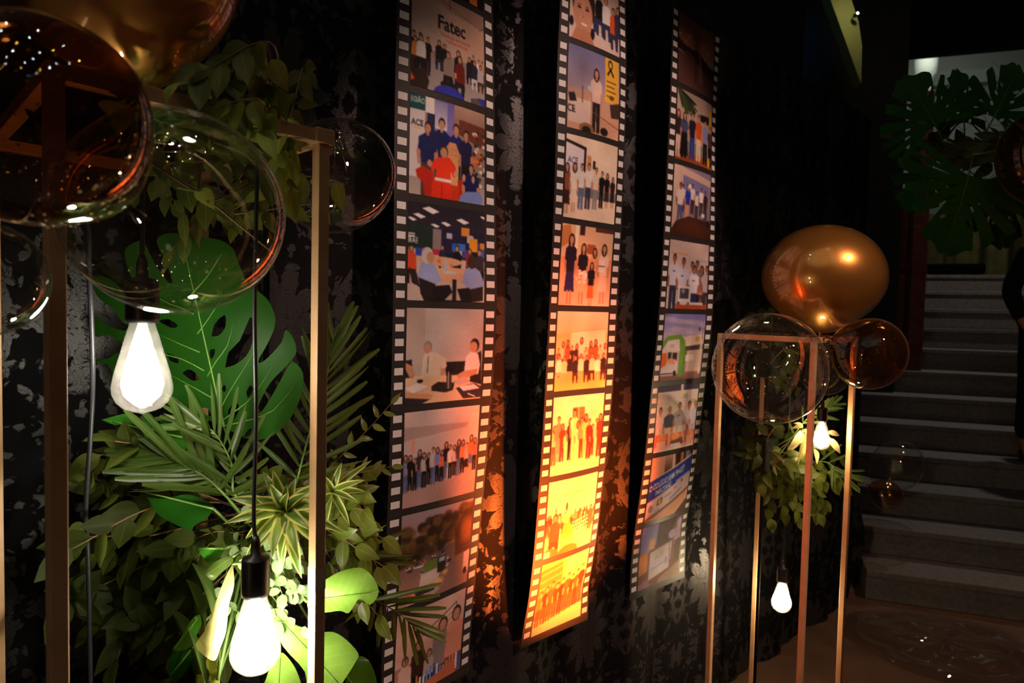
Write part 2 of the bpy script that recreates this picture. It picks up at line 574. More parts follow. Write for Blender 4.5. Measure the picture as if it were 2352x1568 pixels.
# dark walls around the stairwell
structure(MB().obox(stp(WSR - 1.2, RUN * 6 - 0.06, (RISE * 6 + 5.3) / 2), A_SIDE * 1.2, A_UP * 0.05, Vector((0, 0, (5.3 - RISE * 6) / 2 - 0.001))).build('wall_stair', M['dark_wall']))
structure(MB().obox(stp(S_R + 0.06, 2.6, 2.65), A_SIDE * 0.05, A_UP * 4.2, Vector((0, 0, 2.649))).build('wall_right', M['dark_wall']))
# header above the landing opening
hz = at(2200, 106, 7.0)
structure(MB().obox(stp(1.0, LA + 0.45, (hz.z + 5.3) / 2), A_SIDE * 1.6, A_UP * 0.06, Vector((0, 0, (5.3 - hz.z) / 2))).build('wall_header', M['dark_wall']))
# upper room behind the landing
structure(MB().obox(stp(0.7, LA + 3.25, 3.7), A_SIDE * 1.9, A_UP * 0.05, Vector((0, 0, 1.6))).build('wall_back', M['pale_wall']))
structure(MB().obox(stp(0.7, LA + 3.14, 3.96), A_SIDE * 1.9, A_UP * 0.06, Vector((0, 0, 0.035))).build('trim_1', M['dark_wall']))
structure(MB().obox(stp(0.7, LA + 3.12, 4.95), A_SIDE * 1.9, A_UP * 0.08, Vector((0, 0, 0.09))).build('trim_2', M['pale_wall']))
colx = MB()
cb = at(2127, 150, 8.9)
colx.lathe(Vector((cb.x, cb.y, LH)), [(0.13, 0.0), (0.13, 0.12), (0.095, 0.14), (0.09, 2.7), (0.13, 2.75), (0.14, 3.0)], 20)
tag(colx.build('column', M['pale_wall'], smooth=True), 'slim pale round column in the lit room above the stairs', 'column')

# wooden post with an orange side panel at the stair edge
wp = thing('wooden_post', 'red brown wooden post standing at the edge of the stairs', 'post')
pb = at(2090, 850, 5.52)
ph = RISE * 7
MB().obox(Vector((pb.x, pb.y, (ph + 3.4) / 2)), RIGHT * 0.06, FWD * 0.06, Vector((0, 0, (3.4 - ph) / 2))).build('post_shaft', M['wood'], wp, bevel=0.006)
MB().obox(Vector((pb.x - 0.10, pb.y + 0.03, (ph + 2.58) / 2)), RIGHT * 0.035, FWD * 0.02, Vector((0, 0, (2.58 - ph) / 2))).build('side_panel', M['wood_orange'], wp, bevel=0.004)
MB().obox(Vector((pb.x - 0.07, pb.y + 0.0, 2.02)), RIGHT * 0.07, FWD * 0.035, Vector((0, 0, 0.03))).build('cross_rail', M['wood'], wp, bevel=0.004)

# tapering olive beam high up and its little spotlight
def prism_px(name, outline, z, thick, mat, parent=None, away=None):
    n = len(outline)
    front = [at(x, y, z) for x, y in outline]
    back = [p + (away or FWD) * thick for p in front]
    f = [tuple(range(n)), tuple(range(2 * n - 1, n - 1, -1))]
    for i in range(n):
        j = (i + 1) % n
        f.append((i, i + n, j + n, j))
    return mesh_obj(name, front + back, f, mat, parent, None, False)
structure(prism_px('trim_3', [(1880, -80), (1940, -80), (1956, 0), (1972, 50), (1980, 105), (1978, 192), (1958, 138), (1908, 0)], 4.6, 0.10, M['beam']))
sl = thing('ceiling_spotlight', 'tiny white spotlight clipped to the olive beam', 'spotlight')
c0 = at(1968, 32, 4.52)
MB().lathe(c0, [(0.010, -0.012), (0.013, 0.0), (0.013, 0.03)], 12, FWD).build('lamp_housing', M['black_metal'], sl, True)
MB().lathe(c0 + FWD * -0.014, [(0.006, 0.0), (0.010, 0.004), (0.010, 0.006)], 12, FWD).build('lens', M['spot_lens'], sl, True)
MB().tube([c0 + FWD * 0.02, c0 + FWD * 0.07], 0.004).build('bracket', M['black_metal'], sl)
add_light('beam_lamp', 'SPOT', at(1985, -30, 4.30), 1.7, (1.0, 0.95, 0.6), at(1962, 70, 4.6), 0.02, 140, 1.0)
bl = thing('stage_light', 'blue stage light glowing under the dark ceiling', 'stage light')
c1 = at(1785, -10, 4.5)
MB().lathe(c1 - FWD * 0.05, [(0.05, 0.0), (0.06, 0.02), (0.06, 0.14), (0.035, 0.18)], 20, FWD).build('lamp_can', M['black_metal'], bl, True)
MB().lathe(c1 - FWD * 0.062, [(0.050, 0.0), (0.058, 0.006), (0.058, 0.014)], 20, FWD).build('lens', M['blue_lens'], bl, True)
MB().tube([c1 + FWD * 0.05, Vector((c1.x, c1.y + 0.05, 5.3))], 0.012).build('hanger', M['black_metal'], bl)

# olive drape, bench and balloons on the landing
def drape(name, p, dirv, length, z0, z1, amp, waves, mat, ncol=90):
    nrm = Vector((dirv.y, -dirv.x, 0))
    vs, fs = [], []
    for i in range(ncol + 1):
        g = i / ncol
        d = amp * (math.sin(g * waves * 6.283) + 0.4 * math.sin(g * waves * 15.1 + 1.0))
        q = p + dirv * length * g + nrm * d
        for z in (z0, (z0 + z1) / 2, z1):
            vs.append(Vector((q.x, q.y, z)))
    for i in range(ncol):
        for j in range(2):
            a = i * 3 + j
            fs.append((a, a + 3, a + 4, a + 1))
    return mesh_obj(name, vs, fs, mat)
dr = drape('landing_drape', stp(-0.1, LA + 2.55, 0), A_SIDE, 2.5, LH + 0.01, LH + 0.98, 0.05, 7, M['olive'])
tag(dr, 'olive pleated drape hanging at the back of the landing', 'drape')
bn = thing('landing_bench', 'low dark upholstered bench on the landing in front of the olive drape', 'bench')
b0 = stp(0.95, LA + 1.1, LH)
MB().obox(b0 + Vector((0, 0, 0.14)), A_SIDE * 0.55, A_UP * 0.22, Vector((0, 0, 0.06))).build('seat', M['bench'], bn, True, bevel=0.03)
for sx in (-0.45, 0.45):
    for sy in (-0.16, 0.16):
        MB().obox(b0 + A_SIDE * sx + A_UP * sy + Vector((0, 0, 0.045)), A_SIDE * 0.02, A_UP * 0.02, Vector((0, 0, 0.045))).build('leg', M['black_metal'], bn)

# ------------------------------------------------------------------ black damask backdrop
T_L, T_R, CTOP = -1.45, 3.02, 2.70
GAP = 0.13
def fold(t, z):
    a = 0.018 * math.sin(t * 11.0 + 0.6) + 0.012 * math.sin(t * 23.0 + 1.7) + 0.006 * math.sin(t * 47.0)
    if t < 0.1:
        a *= 0.30
    a *= (0.45 + 0.55 * (1 - z / CTOP))
    a += 0.010 * math.sin(z * 2.1 + t * 3.0)
    return GAP + a * 0.9
vs, fs, uvs = [], [], []
NT, NZ = 340, 26
for i in range(NT + 1):
    for j in range(NZ + 1):
        z = 0.004 + (CTOP - 0.004) * j / NZ
        tr = T_R + 0.10 * math.exp(-((z - 0.33) / 0.20) ** 2) - 0.02 * math.exp(-((z - 0.05) / 0.1) ** 2)
        t = T_L + (tr - T_L) * i / NT
        vs.append(wallp(t, z, fold(t, z)))
        uvs.append((t, z))
for i in range(NT):
    for j in range(NZ):
        a = i * (NZ + 1) + j
        fs.append((a, a + NZ + 1, a + NZ + 2, a + 1))
bd = thing('backdrop_curtain', 'black damask fabric backdrop hung behind the film strips', 'backdrop')
mesh_obj('damask_panel', vs, fs, M['damask'], bd, uvs)
MB().tube([wallp(T_L, CTOP - 0.01, GAP + 0.05), wallp(T_R, CTOP - 0.01, GAP + 0.05)], 0.02, 10).build('top_rail', M['black_metal'], bd, True)
for t in (T_L + 0.05, 0.8, T_R - 0.06):
    MB().tube([wallp(t, 0, GAP + 0.09), wallp(t, CTOP, GAP + 0.07)], 0.02, 8).build('upright', M['black_metal'], bd, True)

# wrinkled clear plastic on the floor before the stairs
fc = floor_hit(2165, 1485)
vs, fs, uvs = [], [], []
NR, NA = 16, 60
for i in range(NR + 1):
    for j in range(NA):
        r = 0.42 * i / NR * (1 + 0.06 * math.sin(3 * j * 6.283 / NA))
        a = 6.283 * j / NA
        hgt = 0.012 + 0.010 * math.sin(r * 38 + 1.3 * math.sin(a * 2)) * (r / 0.42) + 0.02 * (1 - (r / 0.44) ** 2) + 0.006 * math.sin(a * 7 + r * 9)
        vs.append(fc + Vector((r * math.cos(a) * 1.05, r * math.sin(a) * 0.95, max(hgt, 0.002))))
        uvs.append((i / NR, j / NA))
for i in range(NR):
    for j in range(NA):
        a, b = i * NA + j, i * NA + (j + 1) % NA
        fs.append((a, a + NA, b + NA, b))
tag(mesh_obj('plastic_sheet', vs, fs, M['plastic_film'], None, uvs), 'crumpled clear plastic sheet lying on the floor before the stairs', 'plastic sheet')

# ================================================================== the printed pictures (painted procedurally)
def S(c):
    return np.array([v / 255.0 for v in c])
_glyph = {}
def text_tris(body, bold):
    key = (body, bold)
    if key not in _glyph:
        cu = bpy.data.curves.new('txt', 'FONT')
        cu.body = body
        cu.offset = bold
        cu.resolution_u = 3
        ob = bpy.data.objects.new('txt', cu)
        COL.objects.link(ob)
        bpy.context.view_layer.update()
        me = ob.evaluated_get(bpy.context.evaluated_depsgraph_get()).to_mesh()
        me.calc_loop_triangles()
        co = np.array([v.co[:2] for v in me.vertices])
        tri = np.array([t.vertices[:] for t in me.loop_triangles])
        bpy.data.objects.remove(ob)
        bpy.data.curves.remove(cu)
        _glyph[key] = (co, tri)
    return _glyph[key]
class Cv:
    def __init__(self, w, h, bg=(128, 128, 128)):
        self.w, self.h = w * 2, h * 2
        self.a = np.zeros((self.h, self.w, 3)) + S(bg)
    def _box(self, x0, y0, x1, y1):
        i0, i1 = max(0, int(x0 * self.w)), min(self.w, int(math.ceil(x1 * self.w)) + 1)
        j0, j1 = max(0, int(y0 * self.h)), min(self.h, int(math.ceil(y1 * self.h)) + 1)
        if i1 <= i0 or j1 <= j0:
            return None
        X_, Y_ = np.meshgrid((np.arange(i0, i1) + 0.5) / self.w, (np.arange(j0, j1) + 0.5) / self.h)
        return i0, i1, j0, j1, X_, Y_
    def _put(self, b, m, c, al=1.0):
        i0, i1, j0, j1 = b[:4]
        m = (m * al)[..., None]
        s = self.a[j0:j1, i0:i1]
        self.a[j0:j1, i0:i1] = s * (1 - m) + c * m
    def r(self, x0, y0, x1, y1, c, al=1.0):
        return self.p([(x0, y0), (x1, y0), (x1, y1), (x0, y1)], c, al)
    def g(self, x0, y0, x1, y1, ca, cb, cr=None):
        b = self._box(x0, y0, x1, y1)
        if b is None: return self
        X_, Y_ = b[4], b[5]
        f = np.clip((Y_ - y0) / max(y1 - y0, 1e-6), 0, 1)[..., None]
        c = S(ca) * (1 - f) + S(cb) * f
        if cr is not None:
            gx = np.clip((X_ - x0) / max(x1 - x0, 1e-6), 0, 1)[..., None] ** 1.5
            c = c * (1 - gx) + S(cr) * gx
        m = ((X_ >= x0) & (X_ <= x1) & (Y_ >= y0) & (Y_ <= y1)).astype(float)
        self._put(b, m, c)
        return self
    def e(self, cx, cy, rx, ry, c, al=1.0, soft=0.08):
        b = self._box(cx - rx * 1.1, cy - ry * 1.1, cx + rx * 1.1, cy + ry * 1.1)
        if b is None: return self
        d = np.sqrt(((b[4] - cx) / rx) ** 2 + ((b[5] - cy) / ry) ** 2)
        self._put(b, np.clip((1 - d) / soft + 0.5, 0, 1), S(c), al)
        return self
    def p(self, pts, c, al=1.0):
        xs, ys = [q[0] for q in pts], [q[1] for q in pts]
        b = self._box(min(xs), min(ys), max(xs), max(ys))
        if b is None: return self
        ins = np.zeros(b[4].shape, bool)
        n = len(pts)
        for i in range(n):
            xa, ya = pts[i]
            xb, yb = pts[(i + 1) % n]
            if ya == yb: continue
            cr = (ya > b[5]) != (yb > b[5])
            xi = (xb - xa) * (b[5] - ya) / (yb - ya) + xa
            ins ^= cr & (b[4] < xi)
        self._put(b, ins.astype(float), S(c), al)
        return self
    def l(self, x0, y0, x1, y1, w, c, al=1.0):
        dx, dy = x1 - x0, y1 - y0
        L = math.hypot(dx, dy) or 1e-6
        nx, ny = -dy / L * w / 2, dx / L * w / 2
        return self.p([(x0 + nx, y0 + ny), (x1 + nx, y1 + ny), (x1 - nx, y1 - ny), (x0 - nx, y0 - ny)], c, al)
    def t(self, s, x, y, size, c, bold=0.02, slope=0.0, sx=1.0):
        co, tri = text_tris(s, bold)
        px = x + co[:, 0] * size * sx * 0.9
        py = y - co[:, 1] * size + (px - x) * slope
        for q in tri:
            self.p([(px[i], py[i]) for i in q], c)
        return self
    def man(self, x, y, h, top, legs, skin=(196, 140, 112), hair=(40, 26, 22), w=1.0, arms=True, skirt=False, long_hair=False):
        """standing figure: feet at (x, y), height h"""
        hw = h * 0.115 * w
        head = h * 0.062
        if skirt:
            self.p([(x - hw * .7, y - h * .52), (x + hw * .7, y - h * .52), (x + hw * 1.0, y - h * .18), (x - hw * 1.0, y - h * .18)], legs)
            self.r(x - hw * .5, y - h * .2, x - hw * .15, y, skin).r(x + hw * .15, y - h * .2, x + hw * .5, y, skin)
        else:
            self.p([(x - hw * .75, y - h * .5), (x + hw * .75, y - h * .5), (x + hw * .72, y), (x + hw * .12, y), (x, y - h * .4), (x - hw * .12, y), (x - hw * .72, y)], legs)
        if arms:
            self.p([(x - hw * .9, y - h * .8), (x - hw * 1.3, y - h * .6), (x - hw * 1.1, y - h * .44), (x - hw * .8, y - h * .45), (x - hw * .8, y - h * .6)], skin)
            self.p([(x + hw * .9, y - h * .8), (x + hw * 1.3, y - h * .6), (x + hw * 1.1, y - h * .44), (x + hw * .8, y - h * .45), (x + hw * .8, y - h * .6)], skin)
        self.p([(x - hw * .35, y - h * .85), (x + hw * .35, y - h * .85), (x + hw * 1.05, y - h * .79), (x + hw * 1.12, y - h * .64), (x + hw * .82, y - h * .62), (x + hw * .78, y - h * .47), (x - hw * .78, y - h * .47), (x - hw * .82, y - h * .62), (x - hw * 1.12, y - h * .64), (x - hw * 1.05, y - h * .79)], top)
        asp = self.h / self.w
        if long_hair:
            self.e(x, y - h * .90, head * 1.15 , head * 1.75, hair)
        self.r(x - head * .35, y - h * .88, x + head * .35, y - h * .82, skin)
        self.e(x, y - h * .935, head * .88, head * 1.15, hair)
        self.e(x, y - h * .918, head * .72, head * .92, skin)
        return self
    def sit(self, x, y, h, top, legs, skin=(196, 140, 112), hair=(40, 26, 22)):
        """seated figure, seat at (x, y)"""
        hw = h * .22
        self.p([(x - hw, y - h * .1), (x + hw, y - h * .1), (x + hw * 1.2, y + h * .15), (x + hw * 1.0, y + h * .6), (x + hw * .4, y + h * .6), (x + hw * .3, y + h * .2), (x - hw * .3, y + h * .2), (x - hw * .4, y + h * .6), (x - hw * 1.0, y + h * .6), (x - hw * 1.2, y + h * .15)], legs)
        self.p([(x - hw * .4, y - h * .74), (x + hw * .4, y - h * .74), (x + hw * 1.1, y - h * .6), (x + hw * 1.2, y), (x - hw * 1.2, y), (x - hw * 1.1, y - h * .6)], top)
        self.e(x, y - h * .86, h * .125, h * .16, hair).e(x, y - h * .84, h * .095, h * .125, skin)
        return self
    def blur(self, n=1):
        for _ in range(n):
            p = np.pad(self.a, ((1, 1), (1, 1), (0, 0)), 'edge')
            self.a = (p[:-2, 1:-1] + p[2:, 1:-1] + p[1:-1, :-2] + p[1:-1, 2:] + 2 * p[1:-1, 1:-1]) / 6
        return self
    def done(self):
        a = self.a.reshape(self.h // 2, 2, self.w // 2, 2, 3).mean(axis=(1, 3))
        hh, ww = a.shape[:2]
        lo = rng.normal(0, 1, (5, 5))
        yy, xx = np.meshgrid(np.linspace(0, 3.999, hh), np.linspace(0, 3.999, ww), indexing='ij')
        i_, j_ = yy.astype(int), xx.astype(int)
        fy, fx = yy - i_, xx - j_
        lf = lo[i_, j_] * (1 - fy) * (1 - fx) + lo[i_ + 1, j_] * fy * (1 - fx) + lo[i_, j_ + 1] * (1 - fy) * fx + lo[i_ + 1, j_ + 1] * fy * fx
        a = a * (1 + 0.055 * lf[..., None])
        a = np.clip(a + rng.normal(0, 0.014, a.shape[:2])[..., None], 0, 1)
        return np.where(a <= 0.04045, a / 12.92, ((a + 0.055) / 1.055) ** 2.4)

NAVY, BLK, WHT, GRY = (28, 34, 92), (24, 20, 22), (236, 230, 226), (128, 120, 118)
SK = (205, 148, 118)
def rnd(*c): return c[random.randrange(len(c))]

def pic_blank(w, h):
    c = Cv(w, h, (30, 22, 22))
    return c.r(.78, .2, .9, 1, (214, 120, 60)).done()
def pic_lecture(w, h):
    c = Cv(w, h).g(0, 0, 1, .62, (170, 138, 122), (205, 186, 176), (196, 156, 132))
    c.p([(0, 0), (1, 0), (1, .16), (.5, .14), (.16, 0)], (160, 128, 112))
    c.l(.16, 0, .92, .17, .006, (110, 84, 74)).l(.49, .02, .49, .11, .008, (70, 50, 44)).l(.92, .18, 1, .14, .008, (70, 50, 44))
    c.g(0, .6, 1, 1, (150, 138, 136), (172, 162, 160))
    c.t('Fatec', .32, .345, .20, (22, 20, 26), .02)
    c.t('Tecnologia que conecta', .36, .41, .047, (200, 70, 40), .01).t('voc\u00ea ao mercado', .44, .46, .047, (200, 70, 40), .01)
    for x, y, hh, tp, lg in [(.03, .92, .46, BLK, BLK), (.11, .86, .40, (40, 34, 44), BLK), (.20, .86, .38, BLK, BLK)]:
        c.man(x, y, hh, tp, lg)
    c.sit(.05, .70, .19, (226, 140, 70), (60, 40, 40)).sit(.12, .70, .22, WHT, BLK)
    c.sit(.34, .66, .19, BLK, (36, 40, 66)).sit(.41, .67, .18, BLK, (46, 44, 58))
    c.man(.82, .80, .32, (40, 34, 34), BLK).man(.905, .78, .28, WHT, (90, 80, 84)).man(.965, .78, .28, (196, 150, 110), BLK)
    c.sit(.60, .74, .24, (24, 20, 22), (70, 96, 130)).sit(.76, .70, .18, (30, 28, 38), BLK).sit(.84, .73, .20, (40, 36, 58), (208, 206, 214))
    c.sit(.93, .74, .19, (190, 180, 186), (80, 60, 40))
    c.e(.47, .90, .11, .05, (34, 28, 26)).sit(.46, .80, .25, (150, 132, 116), BLK)
    c.sit(.62, .83, .28, (112, 34, 24), (34, 26, 28)).r(.545, .74, .575, .80, (232, 150, 60))
    c.p([(0, .83), (.18, .80), (.22, .92), (.2, 1), (0, 1)], (52, 36, 30)).p([(0, .86), (.05, .93), (0, .95)], (240, 90, 30))
    c.e(.48, 1.0, .20, .10, (50, 56, 170)).p([(.78, .95), (.9, .92), (.98, 1), (.78, 1)], (92, 84, 88)).p([(.88, .92), (1, .91), (1, 1), (.96, 1)], (54, 56, 150))
    return c.blur(1).done()
def pic_armchair(w, h):
    c = Cv(w, h, (150, 130, 128)).g(.3, 0, .6, .5, (120, 112, 190), (140, 128, 180))
    c.g(.55, 0, 1, .25, (190, 158, 140), (150, 110, 90)).p([(.62, .14), (1, .16), (1, .4), (.62, .3)], (110, 60, 44))
    c.g(.29, .02, .46, .3, (150, 146, 190), (214, 210, 224))
    c.r(0, 0, .18, 1, (218, 210, 212)).r(0, 0, .18, .15, (22, 80, 84)).r(.18, 0, .29, .16, WHT).r(.21, .16, .30, .5, (40, 40, 80))
    c.t('EGI\u00c3O', .005, .085, .075, WHT, .02, sx=.85).t('ACE', .02, .31, .085, (30, 34, 50), .02)
    c.r(.04, .33, .14, .34, (240, 180, 40))
    for i in range(46):
        x, y = .82 + random.random() * .18, .2 + random.random() * .6
        c.e(x, y, .025, .02, rnd((232, 96, 40), (240, 130, 60), (60, 70, 40), (232, 220, 210), (90, 40, 26), (50, 52, 34)))
    c.g(0, .82, 1, 1, (170, 156, 152), (190, 170, 160))
    c.man(.39, .98, .80, NAVY, (30, 30, 50), w=1.15).man(.58, .98, .78, (32, 40, 110), (30, 30, 50), w=1.05).man(.72, .94, .70, (34, 30, 70), BLK)
    c.p([(.42, .95), (.44, .48), (.5, .40), (.58, .40), (.62, .48), (.63, .95)], (226, 160, 110))
    for i in range(8):
        c.e(.47 + (i % 3) * .055, .47 + (i // 3) * .06, .006, .006, (160, 90, 50))
    c.man(.22, 1.03, .78, NAVY, (84, 60, 50), w=1.15)
    c.p([(.08, .75), (.16, .70), (.30, .74), (.33, 1), (.2, 1), (.17, .86), (.1, .82)], (196, 40, 20)).p([(.62, .78), (.74, .74), (.80, .82), (.78, .9), (.72, 1), (.62, 1)], (190, 36, 18))
    c.r(.28, .84, .64, 1, (206, 60, 26))
    c.p([(.27, 1.05), (.30, .80), (.52, .80), (.56, 1.05)], (232, 52, 24)).l(.41, .84, .41, 1, .012, (170, 30, 14))
    c.p([(.36, .58), (.50, .56), (.58, .64), (.61, .74), (.56, .76), (.52, .70), (.52, .82), (.32, .82), (.33, .70), (.28, .74), (.25, .68), (.30, .62)], (236, 60, 28))
    c.e(.425, .515, .055, .06, (60, 40, 30)).e(.425, .525, .045, .052, SK).r(.32, .79, .53, .82, (230, 226, 226)).e(.25, .66, .03, .035, SK).e(.59, .72, .03, .035, SK)
    c.man(.80, 1.22, .64, (26, 32, 88), (120, 140, 200), w=1.35).e(.70, .74, .022, .04, SK).e(.83, .74, .022, .04, SK)
    c.p([(.64, 1), (.66, .93), (.74, .88), (.93, .86), (.97, .92), (.95, 1)], (126, 146, 208))
    return c.blur(1).done()
def pic_meeting(w, h):
    c = Cv(w, h, (214, 190, 176)).g(0, 0, 1, .32, (38, 32, 44), (52, 44, 58))
    for x, y, s in [(.28, .07, .11), (.14, .14, .08), (.05, .18, .06), (.70, .14, .09), (.48, .19, .07), (.34, .22, .06), (.24, .245, .05), (.98, .07, .05)]:
        c.p([(x - s, y - .012), (x - s * .2, y - .035 * s / .1), (x + s, y + .0), (x + s * .2, y + .03 * s / .1)], (250, 244, 246))
    c.r(0, .22, .31, .47, (34, 52, 46)).r(.31, .25, .42, .47, (150, 132, 136)).r(.42, .24, 1, .55, (40, 34, 66))
    c.r(0, .315, .09, .33, WHT).r(0, .34, .09, .355, WHT).t('BRAE', -.015, .415, .085, WHT, .02, sx=.78)
    for i in range(16):
        x, y = .46 + random.random() * .5, .26 + random.random() * .24
        c.r(x, y, x + .06 + random.random() * .05, y + .05 + random.random() * .05, rnd((70, 120, 210), (228, 148, 50), (196, 190, 214), (90, 70, 140), (30, 28, 40)))
    c.r(.68, .20, .79, .29, (236, 150, 60)).r(.79, .31, .9, .45, (238, 160, 40)).r(.56, .38, .66, .46, (40, 110, 210))
    c.r(.1, .46, .22, .54, (40, 80, 190)).r(.17, .46, .41, .52, (190, 50, 70))
    c.sit(.03, .64, .20, (220, 110, 90), BLK).sit(.05, .68, .24, (232, 84, 50), (50, 40, 40)).sit(.44, .58, .17, (40, 44, 80), BLK).sit(.63, .62, .22, (24, 22, 26), BLK)
    c.sit(.80, .62, .20, (150, 50, 50), BLK).sit(.93, .66, .24, (60, 54, 60), BLK, hair=(70, 64, 62))
    c.e(.42, .58, .28, .05, (226, 170, 130)).e(.58, .71, .28, .075, (232, 178, 140)).p([(.3, .68), (.86, .7), (.8, .8), (.36, .8)], (226, 172, 134))
    c.r(.46, .56, .51, .69, (196, 190, 196)).e(.54, .69, .09, .015, (214, 210, 216)).r(.55, .60, .57, .64, (232, 90, 40)).r(.38, .56, .42, .60, (230, 120, 60))
    c.r(.58, .76, .63, 1, (44, 34, 32)).p([(.42, .98), (.8, .98), (.8, 1), (.42, 1)], (44, 34, 32))
    c.p([(.02, .66), (.12, .72), (.16, .86), (.06, .82)], (50, 38, 36)).l(.07, .82, .03, 1, .008, (210, 206, 206)).l(.12, .84, .07, 1, .008, (210, 206, 206))
    c.p([(.13, .74), (.17, .60), (.30, .57), (.37, .66), (.44, .78), (.36, .82), (.30, .80), (.34, .92), (.2, .9)], (160, 172, 222)).e(.25, .53, .075, .085, (212, 204, 204)).e(.29, .55, .05, .06, SK)
    c.p([(.14, .76), (.36, .82), (.36, 1), (.22, 1), (.17, .92)], (42, 32, 34)).p([(.34, .84), (.54, .82), (.58, .9), (.46, 1), (.34, 1)], (34, 28, 34))
    c.p([(.70, .78), (.74, .64), (.84, .60), (.94, .66), (1, .80), (.97, .84), (.80, .88)], (158, 172, 226)).e(.83, .56, .06, .075, (66, 48, 40)).p([(.80, .86), (.98, .82), (.98, .98), (.82, 1), (.78, .95)], (48, 36, 36)).p([(.64, .86), (.80, .84), (.84, 1), (.7, 1)], (32, 26, 30))
    return c.blur(1).done()
def pic_talk(w, h):
    c = Cv(w, h).g(0, 0, 1, .75, (206, 188, 180), (214, 194, 188), (190, 176, 172)).g(0, 0, .24, .75, (190, 168, 158), (200, 180, 170))
    c.g(0, .70, 1, 1, (232, 196, 160), (226, 184, 148))
    c.r(.52, .57, .80, .72, (40, 34, 36))
    c.p([(0, .54), (.08, .53), (.10, .72), (0, .72)], (44, 36, 38)).p([(.0, .56), (.09, .60), (.13, .70), (.06, .72), (.0, .62)], SK)
    c.p([(.20, .72), (.22, .52), (.28, .46), (.40, .47), (.52, .54), (.53, .62), (.48, .66), (.45, .60), (.43, .72)], (228, 206, 184)).e(.28, .41, .055, .065, (150, 140, 136)).e(.275, .425, .045, .055, SK).p([(.46, .64), (.52, .64), (.50, .72), (.46, .72)], SK).l(.29, .5, .28, .68, .01, (70, 70, 100))
    c.p([(.86, .52), (.98, .46), (1, .84), (.84, .80)], (40, 32, 34)).p([(.76, .70), (.78, .52), (.85, .46), (.94, .50), (.97, .62), (.95, .72), (.80, .74)], (236, 220, 220)).e(.89, .40, .06, .075, (52, 38, 34)).e(.875, .42, .05, .06, SK)
    c.p([(.66, .72), (.76, .68), (.94, .66), (.93, .72), (.78, .76), (.70, .78)], SK).p([(.62, .78), (.78, .74), (.84, .80), (.7, .84)], (206, 170, 160))
    c.p([(.34, .82), (.42, .78), (.64, .80), (.62, .88), (.52, .90), (.34, .87)], (46, 38, 38)).r(.53, .66, .60, .86, (70, 62, 62)).e(.57, .66, .055, .045, (34, 28, 30)).r(.55, .68, .565, .86, (190, 180, 180))
    c.p([(.66, .86), (.90, .82), (1, .86), (1, .98), (.76, .98)], (56, 46, 58)).p([(.70, .85), (.9, .83), (.98, .88), (.76, .90)], (236, 220, 222)).l(.82, .93, .92, .97, .012, WHT)
    c.p([(0, .92), (.34, .95), (.22, 1), (0, 1)], (52, 40, 48)).p([(0, .86), (.36, .91), (.34, .96), (0, .92)], (214, 158, 116)).p([(0, .82), (.16, .78), (.3, .82), (.1, .88)], (240, 226, 224)).e(.19, .76, .04, .02, (40, 34, 34))
    return c.blur(1).done()
def pic_row(w, h):
    c = Cv(w, h).g(0, 0, 1, .55, (224, 196, 190), (206, 182, 178)).p([(0, .16), (.86, .18), (.82, .23), (0, .30)], (188, 160, 156)).p([(.86, .1), (1, .08), (1, .5), (.86, .46)], (228, 200, 194))
    c.g(0, .55, 1, 1, (178, 150, 146), (190, 150, 142)).e(.12, .36, .015, .1, (240, 150, 130))
    tops = [(120, 140, 200), BLK, BLK, (60, 50, 56), (190, 180, 180), BLK, (200, 190, 190), (120, 140, 210), (220, 110, 90), BLK, (236, 226, 222), (216, 200, 200), (70, 60, 80), (232, 130, 90), (210, 170, 170), (236, 120, 70), (200, 110, 90)]
    for i, tp in enumerate(tops):
        x = .03 + i / (len(tops) - 1) * .93
        y = .84 - .10 * i / 16 - .015 * (i % 2)
        if i in (7, 10):
            c.p([(x - .035, y - .30), (x + .035, y - .30), (x + .045, y), (x - .045, y)], tp)
        c.man(x, y, .40 - .03 * (i % 3), tp, BLK if i % 3 else (90, 100, 140), w=.9, long_hair=i % 4 != 2, skirt=i in (14, 15))
    return c.blur(1).done()
